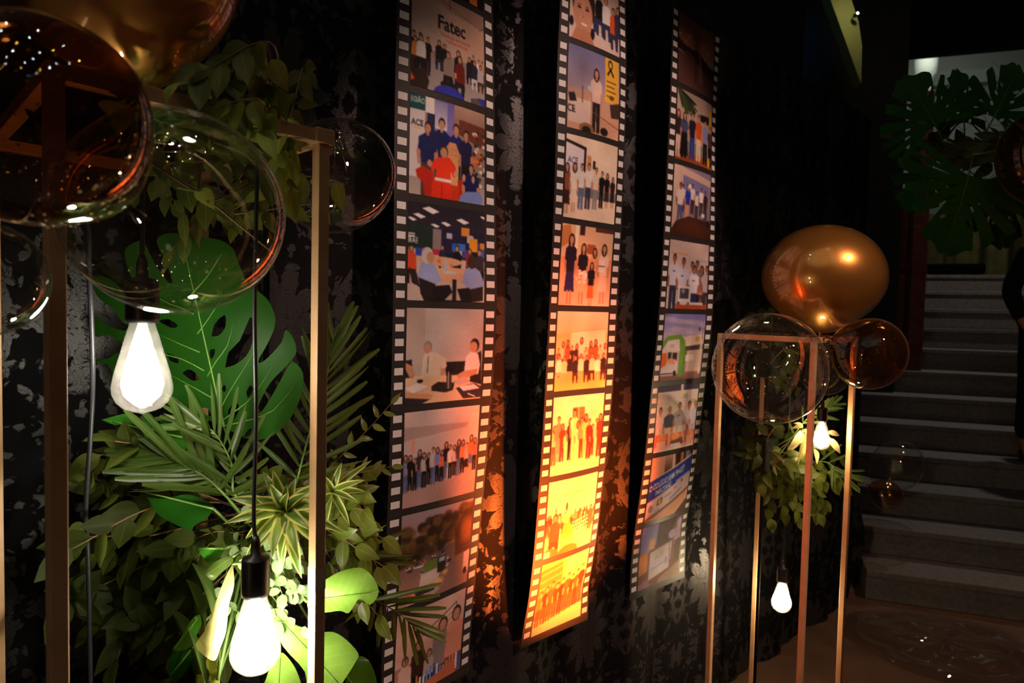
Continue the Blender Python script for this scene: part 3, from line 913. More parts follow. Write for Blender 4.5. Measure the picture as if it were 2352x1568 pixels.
def pic_traffic(w, h):
    c = Cv(w, h).g(0, 0, 1, .45, (170, 150, 160), (150, 110, 90)).g(0, .45, 1, 1, (120, 92, 84), (176, 128, 112))
    for i in range(120):
        x = random.random()
        y = .18 + random.random() * .36 - .14 * x
        c.e(x, y, .06, .05, rnd((58, 40, 26), (74, 52, 30), (92, 62, 34), (46, 32, 24), (112, 78, 40)), .8, .6)
    c.p([(.72, .2), (1, .1), (1, .6), (.76, .62)], (70, 44, 26), .8).e(.92, .35, .10, .14, (150, 96, 40), .8, .8)
    for i in range(34):
        x, y = random.random() * .62 + .02, .50 + random.random() * .22
        s = .02 + .05 * (y - .45)
        c.r(x, y, x + s * 2.2, y + s * 1.1, rnd((226, 206, 200), (180, 150, 150), (70, 54, 52), (220, 120, 80), (236, 226, 226))).r(x + s * .3, y + s * .1, x + s * 1.5, y + s * .5, (50, 44, 50))
    c.p([(.30, .58), (.52, .56), (.54, .68), (.30, .70)], (110, 130, 60)).p([(.28, .70), (.55, .67), (.52, .84), (.26, .84)], (210, 186, 180)).r(.50, .56, .62, .74, (54, 44, 46)).p([(.52, .57), (.61, .57), (.60, .62), (.52, .62)], (180, 190, 210))
    c.p([(.16, .88), (.5, .84), (.56, .94), (.40, 1), (.1, 1)], (206, 178, 170)).p([(.2, .88), (.46, .86), (.48, .92), (.24, .93)], (60, 50, 54))
    c.e(.54, .85, .06, .05, (255, 190, 120), .9, .9).e(.62, .76, .04, .03, (255, 176, 110), .8, .9).e(.15, .88, .04, .03, (240, 90, 40), .8, .8)
    c.p([(.90, .62), (1, .60), (1, .86), (.9, .84)], (214, 186, 182)).e(.94, .84, .03, .04, (40, 32, 32))
    return c.blur(1).done()
def pic_booth(w, h):
    c = Cv(w, h).g(0, 0, 1, .6, (218, 176, 164), (226, 180, 166)).g(0, .6, 1, 1, (180, 130, 116), (190, 120, 100))
    c.l(.35, .34, .86, .12, .012, (70, 52, 52)).l(.86, .12, .86, .3, .008, (90, 70, 66))
    for i in range(3): c.l(.5, .34 + i * .06, .86, .2 + i * .06, .006, (120, 96, 90))
    c.sit(.32, .78, .40, (60, 36, 34), BLK).sit(.66, .80, .56, (150, 132, 130), (60, 60, 80)).sit(.87, .76, .58, (226, 150, 126), (120, 80, 80)).sit(.14, .86, .36, (228, 190, 180), BLK).sit(.48, .84, .30, (190, 170, 166), BLK)
    for i in range(14):
        x = .3 + i * .05
        c.r(x, .78 + .04 * math.sin(i), x + .03, .96, rnd((60, 90, 180), (110, 150, 220), (232, 226, 230), (226, 130, 80)))
    c.p([(.1, .96), (.9, .84), (.92, 1), (.1, 1)], (196, 110, 80)).e(.06, .9, .1, .08, (40, 32, 34))
    return c.blur(1).done()
def pic_selfie(w, h):
    c = Cv(w, h).g(0, 0, 1, 1, (190, 160, 140), (232, 208, 196))
    for x, y, tp in [(.42, .62, WHT), (.58, .64, BLK), (.72, .66, WHT), (.88, .74, (226, 90, 40)), (.98, .7, (60, 56, 80)), (.3, .58, (60, 60, 90))]:
        c.sit(x, y, .34, tp, (50, 54, 90))
    c.e(.27, .52, .22, .30, (52, 34, 28)).e(.25, .66, .18, .25, SK).p([(.12, .85), (.4, .85), (.46, 1), (.04, 1)], (200, 134, 100))
    for x in (.18, .33): c.e(x, .60, .035, .015, (40, 26, 24)).l(x - .04, .57, x + .04, .565, .008, (60, 36, 30))
    c.e(.27, .78, .06, .022, (250, 240, 236)).l(.21, .77, .33, .77, .008, (190, 70, 60)).e(.25, .70, .02, .012, (180, 120, 92)).e(.43, .86, .04, .07, (30, 22, 26)).e(.04, .80, .04, .06, (30, 22, 26))
    return c.blur(1).done()
def pic_speaker(w, h):
    c = Cv(w, h).g(0, 0, 1, .55, (118, 116, 160), (170, 150, 160)).g(0, .5, 1, .8, (190, 150, 130), (224, 170, 140)).g(0, .8, 1, 1, (214, 160, 130), (226, 172, 140))
    c.r(.68, .0, .97, .56, (228, 176, 60)).e(.79, .08, .05, .06, BLK).e(.79, .085, .03, .038, (228, 176, 60)).l(.78, .12, .86, .22, .03, BLK).l(.81, .12, .73, .22, .03, BLK)
    for i in range(4): c.r(.71, .29 + i * .06, .92 - .04 * (i % 2), .305 + i * .06, (90, 60, 30))
    c.e(.82, .49, .05, .03, (110, 70, 30))
    c.r(.02, .62, .40, .92, (232, 206, 194)).t('CE', .005, .80, .12, (40, 34, 40), .03).r(.25, .45, .265, .66, (80, 50, 40)).r(.38, .57, .44, .63, (226, 200, 190))
    c.p([(.02, .58), (.12, .56), (.16, .66), (.04, .68)], (40, 30, 34))
    c.man(.51, .98, .78, (216, 186, 172), (44, 32, 36), long_hair=True, w=1.1).p([(.34, .44), (.44, .42), (.46, .5), (.36, .49)], (190, 190, 190))
    c.p([(.78, .58), (1, .52), (1, .72), (.82, .74)], (70, 50, 50)).e(.34, .96, .13, .07, (150, 110, 70)).e(.34, .98, .08, .05, (40, 30, 30)).e(.68, .94, .08, .05, (36, 28, 30)).l(.44, .74, 1, .86, .01, (120, 80, 60))
    return c.blur(1).done()
def pic_board(w, h):
    c = Cv(w, h).g(0, 0, 1, .6, (236, 214, 190), (240, 216, 190)).g(0, .72, 1, 1, (240, 208, 180), (246, 220, 196))
    c.p([(-.02, .06), (.36, .12), (.36, .62), (-.02, .6)], (40, 30, 30)).p([(0, .10), (.32, .155), (.32, .58), (0, .58)], (226, 216, 222)).t('ACE', .04, .34, .105, (90, 84, 120), .015).r(.49, .26, .54, .36, (40, 32, 34)).p([(.38, .2), (.46, .22), (.46, .44), (.38, .44)], (206, 140, 90))
    for x, y, hh, tp, lg, sk in [(.04, .95, .60, (150, 80, 50), (60, 30, 30), 1), (.17, .93, .60, (240, 228, 214), (240, 210, 190), 1), (.30, .88, .56, WHT, (100, 110, 140), 0), (.43, .86, .56, (240, 230, 220), (60, 60, 80), 0), (.57, .85, .52, (236, 214, 196), (150, 140, 140), 0), (.69, .82, .46, BLK, BLK, 0), (.80, .81, .44, BLK, (60, 40, 40), 1), (.92, .80, .40, (40, 30, 34), (40, 30, 34), 1)]:
        c.man(x, y, hh, tp, lg, skirt=bool(sk), long_hair=bool(sk))
    return c.blur(1).done()
def pic_children(w, h):
    c = Cv(w, h).g(0, 0, 1, .4, (226, 180, 140), (232, 190, 150)).g(0, .4, 1, 1, (226, 150, 100), (240, 200, 170))
    c.r(.26, 0, .32, .3, (246, 226, 200)).r(.34, 0, .44, .12, (60, 40, 40)).r(.64, 0, 1, .06, (90, 50, 40)).r(.5, .22, .66, .34, (170, 90, 50)).p([(0, .04), (.16, 0), (.2, .2), (0, .3)], (200, 130, 80))
    c.man(.20, .98, .86, (36, 28, 50), (50, 40, 90), skirt=True, long_hair=True, w=1.0).man(.44, .98, .76, (34, 26, 40), (236, 190, 150), skirt=True, long_hair=True).man(.66, .90, .64, (232, 170, 120), (240, 180, 130), long_hair=True).man(.84, .96, .76, (246, 216, 190), (240, 200, 170), skirt=True, long_hair=True)
    c.man(.62, 1.0, .56, (30, 24, 34), (236, 110, 50), skirt=True, long_hair=True).r(.74, .40, .87, .56, (250, 240, 236)).l(.74, .48, .87, .48, .008, BLK)
    for i in range(26): c.e(.34 + random.random() * .18, .56 + random.random() * .14, .03, .02, rnd((250, 236, 224), (246, 206, 190), (226, 160, 120)))
    return c.blur(1).done()
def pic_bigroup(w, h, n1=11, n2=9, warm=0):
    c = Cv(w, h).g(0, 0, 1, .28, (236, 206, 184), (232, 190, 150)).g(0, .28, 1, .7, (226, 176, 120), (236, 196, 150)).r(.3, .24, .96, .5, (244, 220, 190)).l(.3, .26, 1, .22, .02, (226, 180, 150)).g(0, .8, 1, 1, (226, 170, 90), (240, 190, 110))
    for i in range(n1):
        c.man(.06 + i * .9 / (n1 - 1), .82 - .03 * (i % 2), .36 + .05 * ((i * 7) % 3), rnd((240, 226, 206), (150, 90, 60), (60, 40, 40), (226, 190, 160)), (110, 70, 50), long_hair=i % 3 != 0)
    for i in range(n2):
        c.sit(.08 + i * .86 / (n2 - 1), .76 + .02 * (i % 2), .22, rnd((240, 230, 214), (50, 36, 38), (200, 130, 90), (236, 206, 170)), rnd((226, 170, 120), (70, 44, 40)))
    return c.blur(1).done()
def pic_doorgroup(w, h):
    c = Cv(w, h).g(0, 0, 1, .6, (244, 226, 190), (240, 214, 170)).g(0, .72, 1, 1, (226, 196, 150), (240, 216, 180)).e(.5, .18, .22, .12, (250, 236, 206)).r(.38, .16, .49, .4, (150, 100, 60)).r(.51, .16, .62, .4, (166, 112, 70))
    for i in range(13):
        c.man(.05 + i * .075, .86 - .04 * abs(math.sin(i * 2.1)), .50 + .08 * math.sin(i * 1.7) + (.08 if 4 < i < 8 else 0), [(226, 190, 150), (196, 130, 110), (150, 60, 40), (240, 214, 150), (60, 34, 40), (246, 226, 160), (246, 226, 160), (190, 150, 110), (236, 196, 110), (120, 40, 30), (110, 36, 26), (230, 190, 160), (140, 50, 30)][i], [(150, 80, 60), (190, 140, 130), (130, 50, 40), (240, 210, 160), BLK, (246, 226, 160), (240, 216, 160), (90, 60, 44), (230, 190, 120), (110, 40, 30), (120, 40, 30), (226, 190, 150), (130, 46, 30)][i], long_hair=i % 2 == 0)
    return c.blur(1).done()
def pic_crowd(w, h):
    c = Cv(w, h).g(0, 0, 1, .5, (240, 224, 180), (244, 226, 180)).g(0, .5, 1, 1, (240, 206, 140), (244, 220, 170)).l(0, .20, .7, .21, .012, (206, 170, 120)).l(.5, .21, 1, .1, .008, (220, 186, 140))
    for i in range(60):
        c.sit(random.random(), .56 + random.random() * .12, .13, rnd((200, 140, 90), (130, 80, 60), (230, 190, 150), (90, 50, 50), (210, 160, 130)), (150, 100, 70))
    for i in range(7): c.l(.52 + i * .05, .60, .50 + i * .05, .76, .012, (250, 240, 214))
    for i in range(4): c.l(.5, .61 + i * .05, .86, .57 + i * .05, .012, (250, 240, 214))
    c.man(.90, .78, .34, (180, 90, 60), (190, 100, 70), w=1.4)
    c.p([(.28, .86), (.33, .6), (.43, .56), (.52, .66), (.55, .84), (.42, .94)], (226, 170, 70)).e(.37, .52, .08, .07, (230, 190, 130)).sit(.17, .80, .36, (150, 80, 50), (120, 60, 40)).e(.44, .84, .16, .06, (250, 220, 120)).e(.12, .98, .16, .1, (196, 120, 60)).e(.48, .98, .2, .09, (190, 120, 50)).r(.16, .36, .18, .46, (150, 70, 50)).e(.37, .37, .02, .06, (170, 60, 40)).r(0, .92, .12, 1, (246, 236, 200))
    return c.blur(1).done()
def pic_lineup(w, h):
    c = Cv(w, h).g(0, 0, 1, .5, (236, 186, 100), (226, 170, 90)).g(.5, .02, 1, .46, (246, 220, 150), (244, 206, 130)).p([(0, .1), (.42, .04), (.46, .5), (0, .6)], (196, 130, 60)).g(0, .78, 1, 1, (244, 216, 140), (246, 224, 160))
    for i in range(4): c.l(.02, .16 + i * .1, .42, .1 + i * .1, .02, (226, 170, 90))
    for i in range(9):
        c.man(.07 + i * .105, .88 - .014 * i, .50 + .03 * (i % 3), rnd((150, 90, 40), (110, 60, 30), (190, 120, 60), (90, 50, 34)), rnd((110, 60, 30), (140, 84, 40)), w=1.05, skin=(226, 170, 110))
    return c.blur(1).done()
def pic_dusk(w, h):
    c = Cv(w, h).g(0, 0, 1, .45, (84, 52, 46), (150, 92, 74)).e(.4, .38, .5, .14, (170, 104, 80), .7, 1.0).g(0, .55, 1, 1, (96, 60, 52), (84, 54, 50))
    c.p([(0, .36), (.14, .42), (.4, .44), (.52, .40), (.62, .46), (1, .58), (1, .74), (.7, .66), (.4, .56), (0, .52)], (52, 30, 28)).p([(.56, .42), (.60, .42), (.68, .84), (.58, .84)], (120, 82, 74)).l(.2, .50, .5, .56, .012, (150, 110, 100)).l(.47, .5, .47, .92, .02, (50, 30, 28))
    for x, y in [(.06, .30), (.30, .28), (.8, .36), (.2, .36)]: c.e(x, y, .03, .012, (220, 170, 140))
    c.e(.3, .12, .1, .05, (70, 40, 38), .6, 1).e(.5, .2, .1, .2, (74, 46, 42), .6, 1)
    return c.blur(2).done()
def pic_standing(w, h):
    c = Cv(w, h).g(0, 0, 1, .7, (176, 152, 136), (186, 160, 144)).g(0, .86, 1, 1, (170, 90, 44), (150, 76, 36))
    for i in range(26): c.l(.02, 0, .1 + random.random() * .42, .1 + random.random() * .26, .03, rnd((44, 56, 30), (60, 74, 40), (34, 44, 26)))
    c.p([(.62, .24), (.9, .22), (.9, .34), (.62, .34)], (30, 30, 30)).p([(.92, .1), (1, .02), (1, .9), (.94, .6)], (226, 160, 30))
    for x, y, hh, tp, lg, sk in [(.05, .96, .66, (50, 36, 34), (226, 190, 170), 0), (.20, .95, .64, (70, 76, 110), BLK, 1), (.40, .95, .68, (34, 26, 50), (50, 60, 130), 0), (.58, .94, .68, (206, 84, 30), (226, 196, 170), 0), (.78, .95, .66, (136, 144, 190), BLK, 0), (.94, .95, .6, (80, 60, 60), BLK, 0)]:
        c.man(x, y, hh, tp, lg, long_hair=x < .3, w=1.1, skirt=False)
        if sk: c.p([(x - .07, y - .36), (x + .07, y - .36), (x + .1, y - .03), (x - .1, y - .03)], BLK)
    c.e(.9, .9, .03, .08, (232, 180, 40))
    return c.blur(1).done()
def pic_room(w, h):
    c = Cv(w, h).g(0, 0, 1, 1, (150, 134, 160), (130, 116, 130)).r(0, 0, .22, 1, (206, 176, 160)).p([(.2, .02), (1, .10), (1, .20), (.2, .12)], (216, 184, 168)).p([(.22, .14), (.9, .2), (.9, .5), (.22, .5)], (128, 120, 168))
    for i in range(11):
        c.man(.24 + (i % 6) * .12, .66 + .05 * (i % 2), .40 + .02 * (i % 3), rnd((226, 214, 214), (60, 40, 40), (40, 30, 34), (236, 226, 226)), (60, 46, 50), hair=(30, 20, 20), skin=(140, 90, 70), w=1.2)
    c.man(.18, .84, .60, (226, 206, 200), (90, 90, 130), w=1.2, skin=(130, 84, 64)).man(.36, .80, .56, (40, 56, 170), (216, 150, 120), w=1.0)
    c.p([(.1, .80), (.4, .70), (.9, .72), (1, .80), (1, 1), (0, 1), (0, .92)], (70, 36, 24)).e(.55, .86, .4, .12, (96, 50, 30), .5, 1)
    c.r(.74, .62, .83, .68, (240, 226, 220)).r(.36, .24, .43, .3, WHT).e(.94, .76, .05, .06, (40, 30, 34))
    return c.blur(1).done()
def pic_computer(w, h):
    c = Cv(w, h).g(0, 0, 1, 1, (206, 182, 172), (214, 190, 182)).l(.06, .19, .46, .19, .02, (214, 150, 110)).r(.7, .24, 1, .28, (180, 168, 180))
    sh = (206, 198, 214)
    c.man(.60, 1.1, .82, (190, 180, 190), (50, 50, 80), skin=(150, 96, 74)).man(.84, 1.15, .82, (226, 170, 130), (90, 60, 60), skin=(150, 96, 74), long_hair=True).man(.72, 1.14, .88, (120, 110, 120), BLK, skin=(150, 96, 74))
    c.man(.15, 1.06, .86, sh, (46, 46, 74), skin=(150, 96, 74), w=1.25).man(.38, 1.1, .86, sh, (46, 46, 74), skin=(150, 96, 74), w=1.35).man(.66, 1.12, .78, (222, 214, 226), (46, 50, 90), skin=(160, 104, 80), w=1.3).man(.97, 1.1, .78, (196, 176, 186), (60, 50, 60), skin=(150, 96, 74), w=1.2)
    for x, y in [(.12, .44), (.34, .50), (.62, .56)]: c.r(x, y, x + .06, y + .014, (60, 50, 80))
    c.r(.25, .92, 1, 1, (170, 80, 44)).r(.29, .66, .60, .89, (226, 214, 210)).r(.34, .69, .56, .84, (70, 66, 80)).e(.42, .73, .04, .03, (200, 196, 206), .7, 1).e(.44, .91, .1, .025, (216, 204, 200)).r(.58, .89, .9, .93, (220, 208, 204))
    return c.blur(1).done()
def pic_arch(w, h):
    c = Cv(w, h).g(0, 0, 1, .45, (126, 124, 190), (190, 170, 196))
    for i in range(16): c.e(random.random(), .05 + random.random() * .3, .22, .035, (206, 186, 206), .4, 1)
    c.g(0, .88, 1, 1, (150, 110, 100), (120, 86, 80)).p([(.4, .36), (1, .30), (1, .46), (.5, .50)], (226, 200, 186)).r(.80, .34, .9, .42, (200, 170, 60)).p([(.5, .5), (1, .46), (1, .62), (.5, .62)], (80, 62, 60)).p([(.62, .56), (1, .54), (1, .88), (.62, .88)], (206, 180, 160)).r(.60, .62, .8, .72, (226, 214, 206)).r(.92, .40, .97, .92, (230, 204, 190)).l(.94, .1, .96, .4, .012, (120, 100, 110)).r(.86, .2, .9, .26, (50, 44, 60))
    c.r(0, .56, .44, .9, (220, 190, 176)).r(0, .58, .14, .8, (236, 110, 50)).r(.16, .56, .25, .68, (50, 50, 40)).r(.28, .58, .4, .7, (60, 50, 54))
    gr = (112, 160, 60)
    c.p([(0, .46), (.10, .38), (.44, .36), (.50, .42), (.50, .56), (0, .58)], (232, 214, 206)).p([(0, .42), (.12, .33), (.44, .31), (.56, .40), (.60, .56), (.58, .90), (.54, .95), (.44, .95), (.46, .56), (.42, .38), (.14, .40), (0, .54)], gr).l(.57, .5, .56, .9, .02, (84, 126, 44))
    c.t('ACE', .2, .50, .06, (150, 150, 150), .01)
    c.p([(.02, .80), (.14, .76), (.18, .70), (.36, .68), (.42, .76), (.42, .86), (.34, .92), (.02, .92)], (222, 208, 204)).p([(.2, .74), (.2, .70), (.34, .68), (.36, .76)], (240, 150, 110)).e(.36, .89, .04, .04, (34, 30, 34)).r(.02, .88, .3, .9, (90, 70, 70)).e(.24, .70, .1, .04, (244, 160, 110), .8)
    return c.blur(1).done()
def pic_desk(w, h):
    c = Cv(w, h).r(0, 0, 1, .12, (70, 66, 84)).r(.56, 0, .62, .14, (220, 200, 190)).g(0, .1, 1, .6, (232, 210, 196), (228, 204, 190))
    for i in range(5):
        for j in range(6):
            if (i + j) % 2: c.r(.02 + i * .2, .16 + j * .09, .14 + i * .2, .23 + j * .09, rnd((206, 206, 176), (220, 196, 180), (176, 190, 150)))
    for x, tp, ha in [(.10, (222, 196, 186), 1), (.32, (70, 66, 86), 0), (.56, (176, 160, 164), 1), (.80, (222, 206, 206), 1), (.96, (206, 200, 214), 0)]:
        c.man(x, 1.06 + (.04 if x < .4 else 0), .78, tp, BLK, hair=BLK if ha else (140, 120, 110), w=1.35, skin=(190, 120, 92))
    c.l(.50, .49, .58, .47, .014, (40, 36, 44)).g(0, .64, 1, 1, (226, 176, 150), (236, 190, 170))
    for x0, x1 in [(.02, .32), (.36, .64), (.72, .98)]:
        c.r(x0, .74, x1, .92, (226, 110, 60)).e((x0 + x1) / 2, .80, .1, .06, (240, 150, 100))
    for i in range(14): c.r(.04 + i * .065, .64, .085 + i * .065, .73, rnd((236, 226, 226), (150, 176, 220), (210, 200, 160), (220, 110, 80)))
    c.r(.06, .84, .26, .98, (240, 196, 176)).p([(.38, .86), (.66, .82), (.7, .92), (.4, .96)], (120, 70, 60)).r(.78, .82, .94, .96, (240, 180, 160))
    for i in range(4): c.r(.4 + i * .06, .90, .445 + i * .06, .955, WHT)
    c.r(0, .96, 1, 1, (240, 220, 206))
    return c.blur(1).done()
def pic_banner(w, h):
    c = Cv(w, h).g(0, 0, 1, 1, (206, 160, 134), (230, 176, 140)).g(.3, 0, .48, .3, (196, 150, 124), (70, 48, 40)).r(.48, 0, .52, .3, (216, 190, 176)).p([(.54, 0), (1, 0), (1, .16), (.56, .24)], (50, 34, 34)).r(.68, 0, .76, .16, (190, 120, 90)).p([(.82, 0), (.94, 0), (.94, .12), (.82, .14)], (130, 130, 150))
    c.p([(0, .36), (1, .06), (1, .09), (0, .40)], (226, 190, 166)).p([(0, .37), (1, .10), (1, .34), (0, .70)], (44, 66, 160)).p([(0, .70), (1, .34), (1, .60), (0, .98)], (222, 200, 200))
    c.t('O COL\u00c9GIO JEAN PIAGET', .02, .53, .125, (246, 240, 244), .022, -.285, .62).t('PARCEIRAS', .16, .61, .115, (240, 234, 240), .022, -.30, .66).l(.62, .455, .96, .355, .035, (170, 174, 214))
    c.e(.10, .80, .05, .06, (150, 140, 150)).p([(.22, .68), (.34, .64), (.34, .74), (.22, .78)], (110, 96, 80)).e(.28, .71, .035, .04, (240, 180, 50)).l(.38, .66, .54, .61, .03, (170, 150, 156)).l(.58, .56, .66, .53, .03, (236, 130, 100)).e(.78, .46, .02, .03, (130, 70, 90)).l(.50, .72, .8, .58, .04, (150, 160, 206)).l(.18, .86, .3, .82, .02, (190, 176, 180)).e(.12, .92, .06, .025, (240, 170, 140))
    c.p([(0, .96), (1, .58), (1, .63), (0, 1.02)], (150, 104, 84)).p([(.7, 1), (1, .78), (1, 1)], (90, 66, 56))
    return c.blur(1).done()
def pic_sign(w, h):
    c = Cv(w, h).g(0, 0, 1, 1, (130, 92, 84), (120, 84, 74)).p([(0, .02), (.36, 0), (.36, .34), (.2, .44), (0, .42)], (150, 142, 196)).p([(.36, 0), (.84, 0), (.74, .36), (.36, .42)], (78, 54, 56)).p([(.84, .0), (1, 0), (1, .4), (.72, .34), (.70, .26)], (126, 92, 76)).e(.74, .27, .09, .07, (176, 168, 206)).e(.92, .12, .06, .08, (170, 160, 200)).p([(.8, .2), (.98, .16), (1, .46), (.82, .46)], (176, 160, 190), .8)
    c.r(.2, .24, .32, .4, (220, 170, 120)).p([(0, .44), (.2, .42), (.2, .74), (0, .78)], (206, 140, 84)).p([(.24, .46), (.76, .38), (.74, .80), (.24, .90)], (196, 184, 190)).t('ACE', .36, .60, .12, (140, 150, 120), .015, -.14).l(.3, .74, .68, .66, .03, (150, 160, 200)).r(.62, .62, .66, .72, (130, 140, 190)).p([(.84, .4), (1, .38), (1, .74), (.84, .76)], (96, 74, 60)).l(.7, .38, .74, .84, .02, (120, 84, 70)).p([(0, .92), (.2, .86), (.3, 1), (0, 1)], (140, 110, 130)).p([(.5, .92), (1, .76), (1, 1), (.46, 1)], (150, 130, 110))
    return c.blur(3).done()

# ================================================================== film strips
STRIPS = [
    dict(label='film strip banner with the classroom and red armchair photos, beside the monstera leaf',
         L=[(912, 0), (906, 250), (905, 480), (903, 700), (898, 900), (893, 1100), (885, 1300), (874, 1568)],
         R=[(1131, 0), (1135, 150), (1137, 300), (1139, 500), (1142, 720), (1128, 950), (1106, 1186), (1082, 1442), (1075, 1568)],
         pics=[pic_blank, pic_lecture, pic_armchair, pic_meeting, pic_talk, pic_row, pic_traffic, pic_booth], res=(96, 112)),
    dict(label='film strip banner glowing orange and yellow, lit by the floor light',
         L=[(1289, 0), (1279, 116), (1279, 212), (1276, 365), (1270, 525), (1261, 716), (1251, 915), (1246, 1010), (1235, 1163), (1222, 1326), (1204, 1446), (1183, 1511)],
         R=[(1437, 0), (1440, 199), (1435, 332), (1429, 520), (1424, 600), (1417, 732), (1411, 865), (1398, 1000), (1385, 1109), (1369, 1254), (1349, 1362), (1329, 1442)],
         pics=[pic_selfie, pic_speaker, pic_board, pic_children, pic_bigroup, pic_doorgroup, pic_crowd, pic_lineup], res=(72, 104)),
    dict(label='film strip banner with computer, green arch and blue banner photos, beside the shorter gold stand',
         L=[(1545, 25), (1541, 166), (1537, 265), (1530, 398), (1525, 530), (1518, 633), (1510, 765), (1492, 931), (1486, 1010), (1476, 1090), (1462, 1199), (1449, 1261), (1446, 1377)],
         R=[(1656, 83), (1648, 199), (1643, 298), (1643, 464), (1643, 533), (1639, 732), (1626, 832), (1614, 931), (1604, 1020), (1590, 1127), (1570, 1235), (1543, 1330)],
         pics=[pic_dusk, pic_standing, pic_room, pic_computer, pic_arch, pic_desk, pic_banner, pic_sign], res=(58, 92)),
]
STOP, SPITCH, NP = 2.61, 0.25, 8
SBOT = STOP - SPITCH * NP
def interp(tr, y):
    ys = [p[1] for p in tr]
    xs = [p[0] for p in tr]
    return float(np.interp(y, ys, xs))
def solve_edge(t, z, tr):
    """how far (m) the edge at wall coordinate t swings towards the wall at height z"""
    lo, hi = -0.14, 0.16
    for _ in range(30):
        m = (lo + hi) / 2
        x, y = proj(wallp(t, z, m))
        if x > interp(tr, min(y, tr[-1][1])):
            lo = m
        else:
            hi = m
    return (lo + hi) / 2
m_print, nt, out = new_mat('photo_print')
va = node(nt, 'ShaderNodeVertexColor', layer_name='paint')
principled(nt, out, va.outputs[0], 0.6, 0.0, 0.2)
M['print'] = m_print
mark_faces = [(0, 1, 4, 3), (1, 2, 5, 4), (3, 4, 7, 6), (4, 5, 8, 7)]
for sd in STRIPS:
    pL, pR = wall_hit(interp(sd['L'], 716), 716), wall_hit(interp(sd['R'], 720), 720)
    tL, tR = (pL - P1).dot(U), (pR - P1).dot(U)
    W = tR - tL
    zs = np.linspace(SBOT - 0.02, STOP + 0.02, 60)
    dL = np.array([solve_edge(tL, z, sd['L']) for z in zs])
    dR = np.array([solve_edge(tR, z, sd['R']) for z in zs])
    k = np.ones(7) / 7
    dL = np.convolve(np.pad(dL, 3, 'edge'), k, 'valid')
    dR = np.convolve(np.pad(dR, 3, 'edge'), k, 'valid')
    dL, dR = np.clip(dL, -0.12, 0.085), np.clip(dR, -0.12, 0.085)
    def surf(s, z, lift=0.0, tL=tL, W=W, zs=zs, dL=dL, dR=dR):
        a, b = float(np.interp(z, zs, dL)), float(np.interp(z, zs, dR))
        bow = 0.010 * math.sin(s * math.pi) * math.sin(z * 5.0)
        return wallp(tL + W * s, z, a + (b - a) * s + bow - lift)
    fs_ = thing('film_strip', sd['label'], 'film strip')
    vs, fs, uvs = [], [], []
    NS_, NZ_ = 8, 96
    for j in range(NZ_ + 1):
        z = STOP + 0.012 - (STOP + 0.012 - SBOT + 0.016) * j / NZ_
        for i in range(NS_ + 1):
            vs.append(surf(i / NS_, z))
            uvs.append((i / NS_, j / NZ_))
    for j in range(NZ_):
        for i in range(NS_):
            a = j * (NS_ + 1) + i
            fs.append((a, a + 1, a + NS_ + 2, a + NS_ + 1))
    mesh_obj('film_base', vs, fs, M['film_black'], fs_, uvs)
    MB().tube([surf(0.02, STOP, -0.004), surf(0.98, STOP, -0.004)], 0.005).build('top_rod', M['black_metal'], fs_)
    for s in (0.08, 0.92):
        a = surf(s, STOP, -0.004)
        q = (a - P1).dot(U)
        MB().tube([a, wallp(q, CTOP + 0.014, 0.07), wallp(q, CTOP + 0.0115, GAP + 0.05)], 0.0012, 5).build('hanging_line', M['cord'], fs_)
    w_, h_ = sd['res']
    for q, fn in enumerate(sd['pics']):
        img = fn(w_, h_)
        z0, z1 = STOP - SPITCH * q - 0.009, STOP - SPITCH * (q + 1) + 0.009
        ss = 0.128 + (0.872 - 0.128) * np.arange(w_) / (w_ - 1)
        zz = z0 + (z1 - z0) * np.arange(h_) / (h_ - 1)
        da, db = np.interp(zz, zs, dL), np.interp(zz, zs, dR)
        SS, ZZ = np.meshgrid(ss, zz)
        D = da[:, None] + (db - da)[:, None] * SS + 0.010 * np.sin(SS * math.pi) * np.sin(ZZ * 5.0) - 0.0009
        Tt = tL + W * SS
        co = np.stack([P1.x + U.x * Tt + N_IN.x * D, P1.y + U.y * Tt + N_IN.y * D, ZZ], -1).reshape(-1, 3)
        ii = np.arange((h_ - 1) * (w_ - 1))
        a = (ii // (w_ - 1)) * w_ + ii % (w_ - 1)
        fc_ = np.stack([a, a + 1, a + w_ + 1, a + w_], -1)
        me = bpy.data.meshes.new('photo_print')
        me.vertices.add(len(co))
        me.vertices.foreach_set('co', co.astype(np.float32).ravel())
        me.loops.add(fc_.size)
        me.loops.foreach_set('vertex_index', fc_.astype(np.int32).ravel())
        me.polygons.add(len(fc_))
        me.polygons.foreach_set('loop_start', np.arange(0, fc_.size, 4, dtype=np.int32))
        me.polygons.foreach_set('loop_total', np.full(len(fc_), 4, dtype=np.int32))
        me.update(calc_edges=True)
        me.polygons.foreach_set('use_smooth', [True] * len(fc_))
        ca = me.color_attributes.new('paint', 'FLOAT_COLOR', 'POINT')
        cc = np.ones((len(co), 4), dtype=np.float32)
        cc[:, :3] = img.reshape(-1, 3)
        ca.data.foreach_set('color', cc.ravel())
        me.materials.append(M['print'])
        o = bpy.data.objects.new('photo_print', me)
        COL.objects.link(o)
        o.parent = fs_
        # perforation marks down both edges
        for r in range(7):
            zc = STOP - SPITCH * q - 0.022 - (SPITCH - 0.044) * r / 6
            for s0, s1 in ((0.024, 0.104), (0.896, 0.976)):
                vv = [surf(s0 + (s1 - s0) * i / 2, zc + 0.0085 - 0.017 * j / 2, 0.0008) for j in range(3) for i in range(3)]
                mesh_obj('perforation_mark', vv, mark_faces, M['mark_white'], fs_)

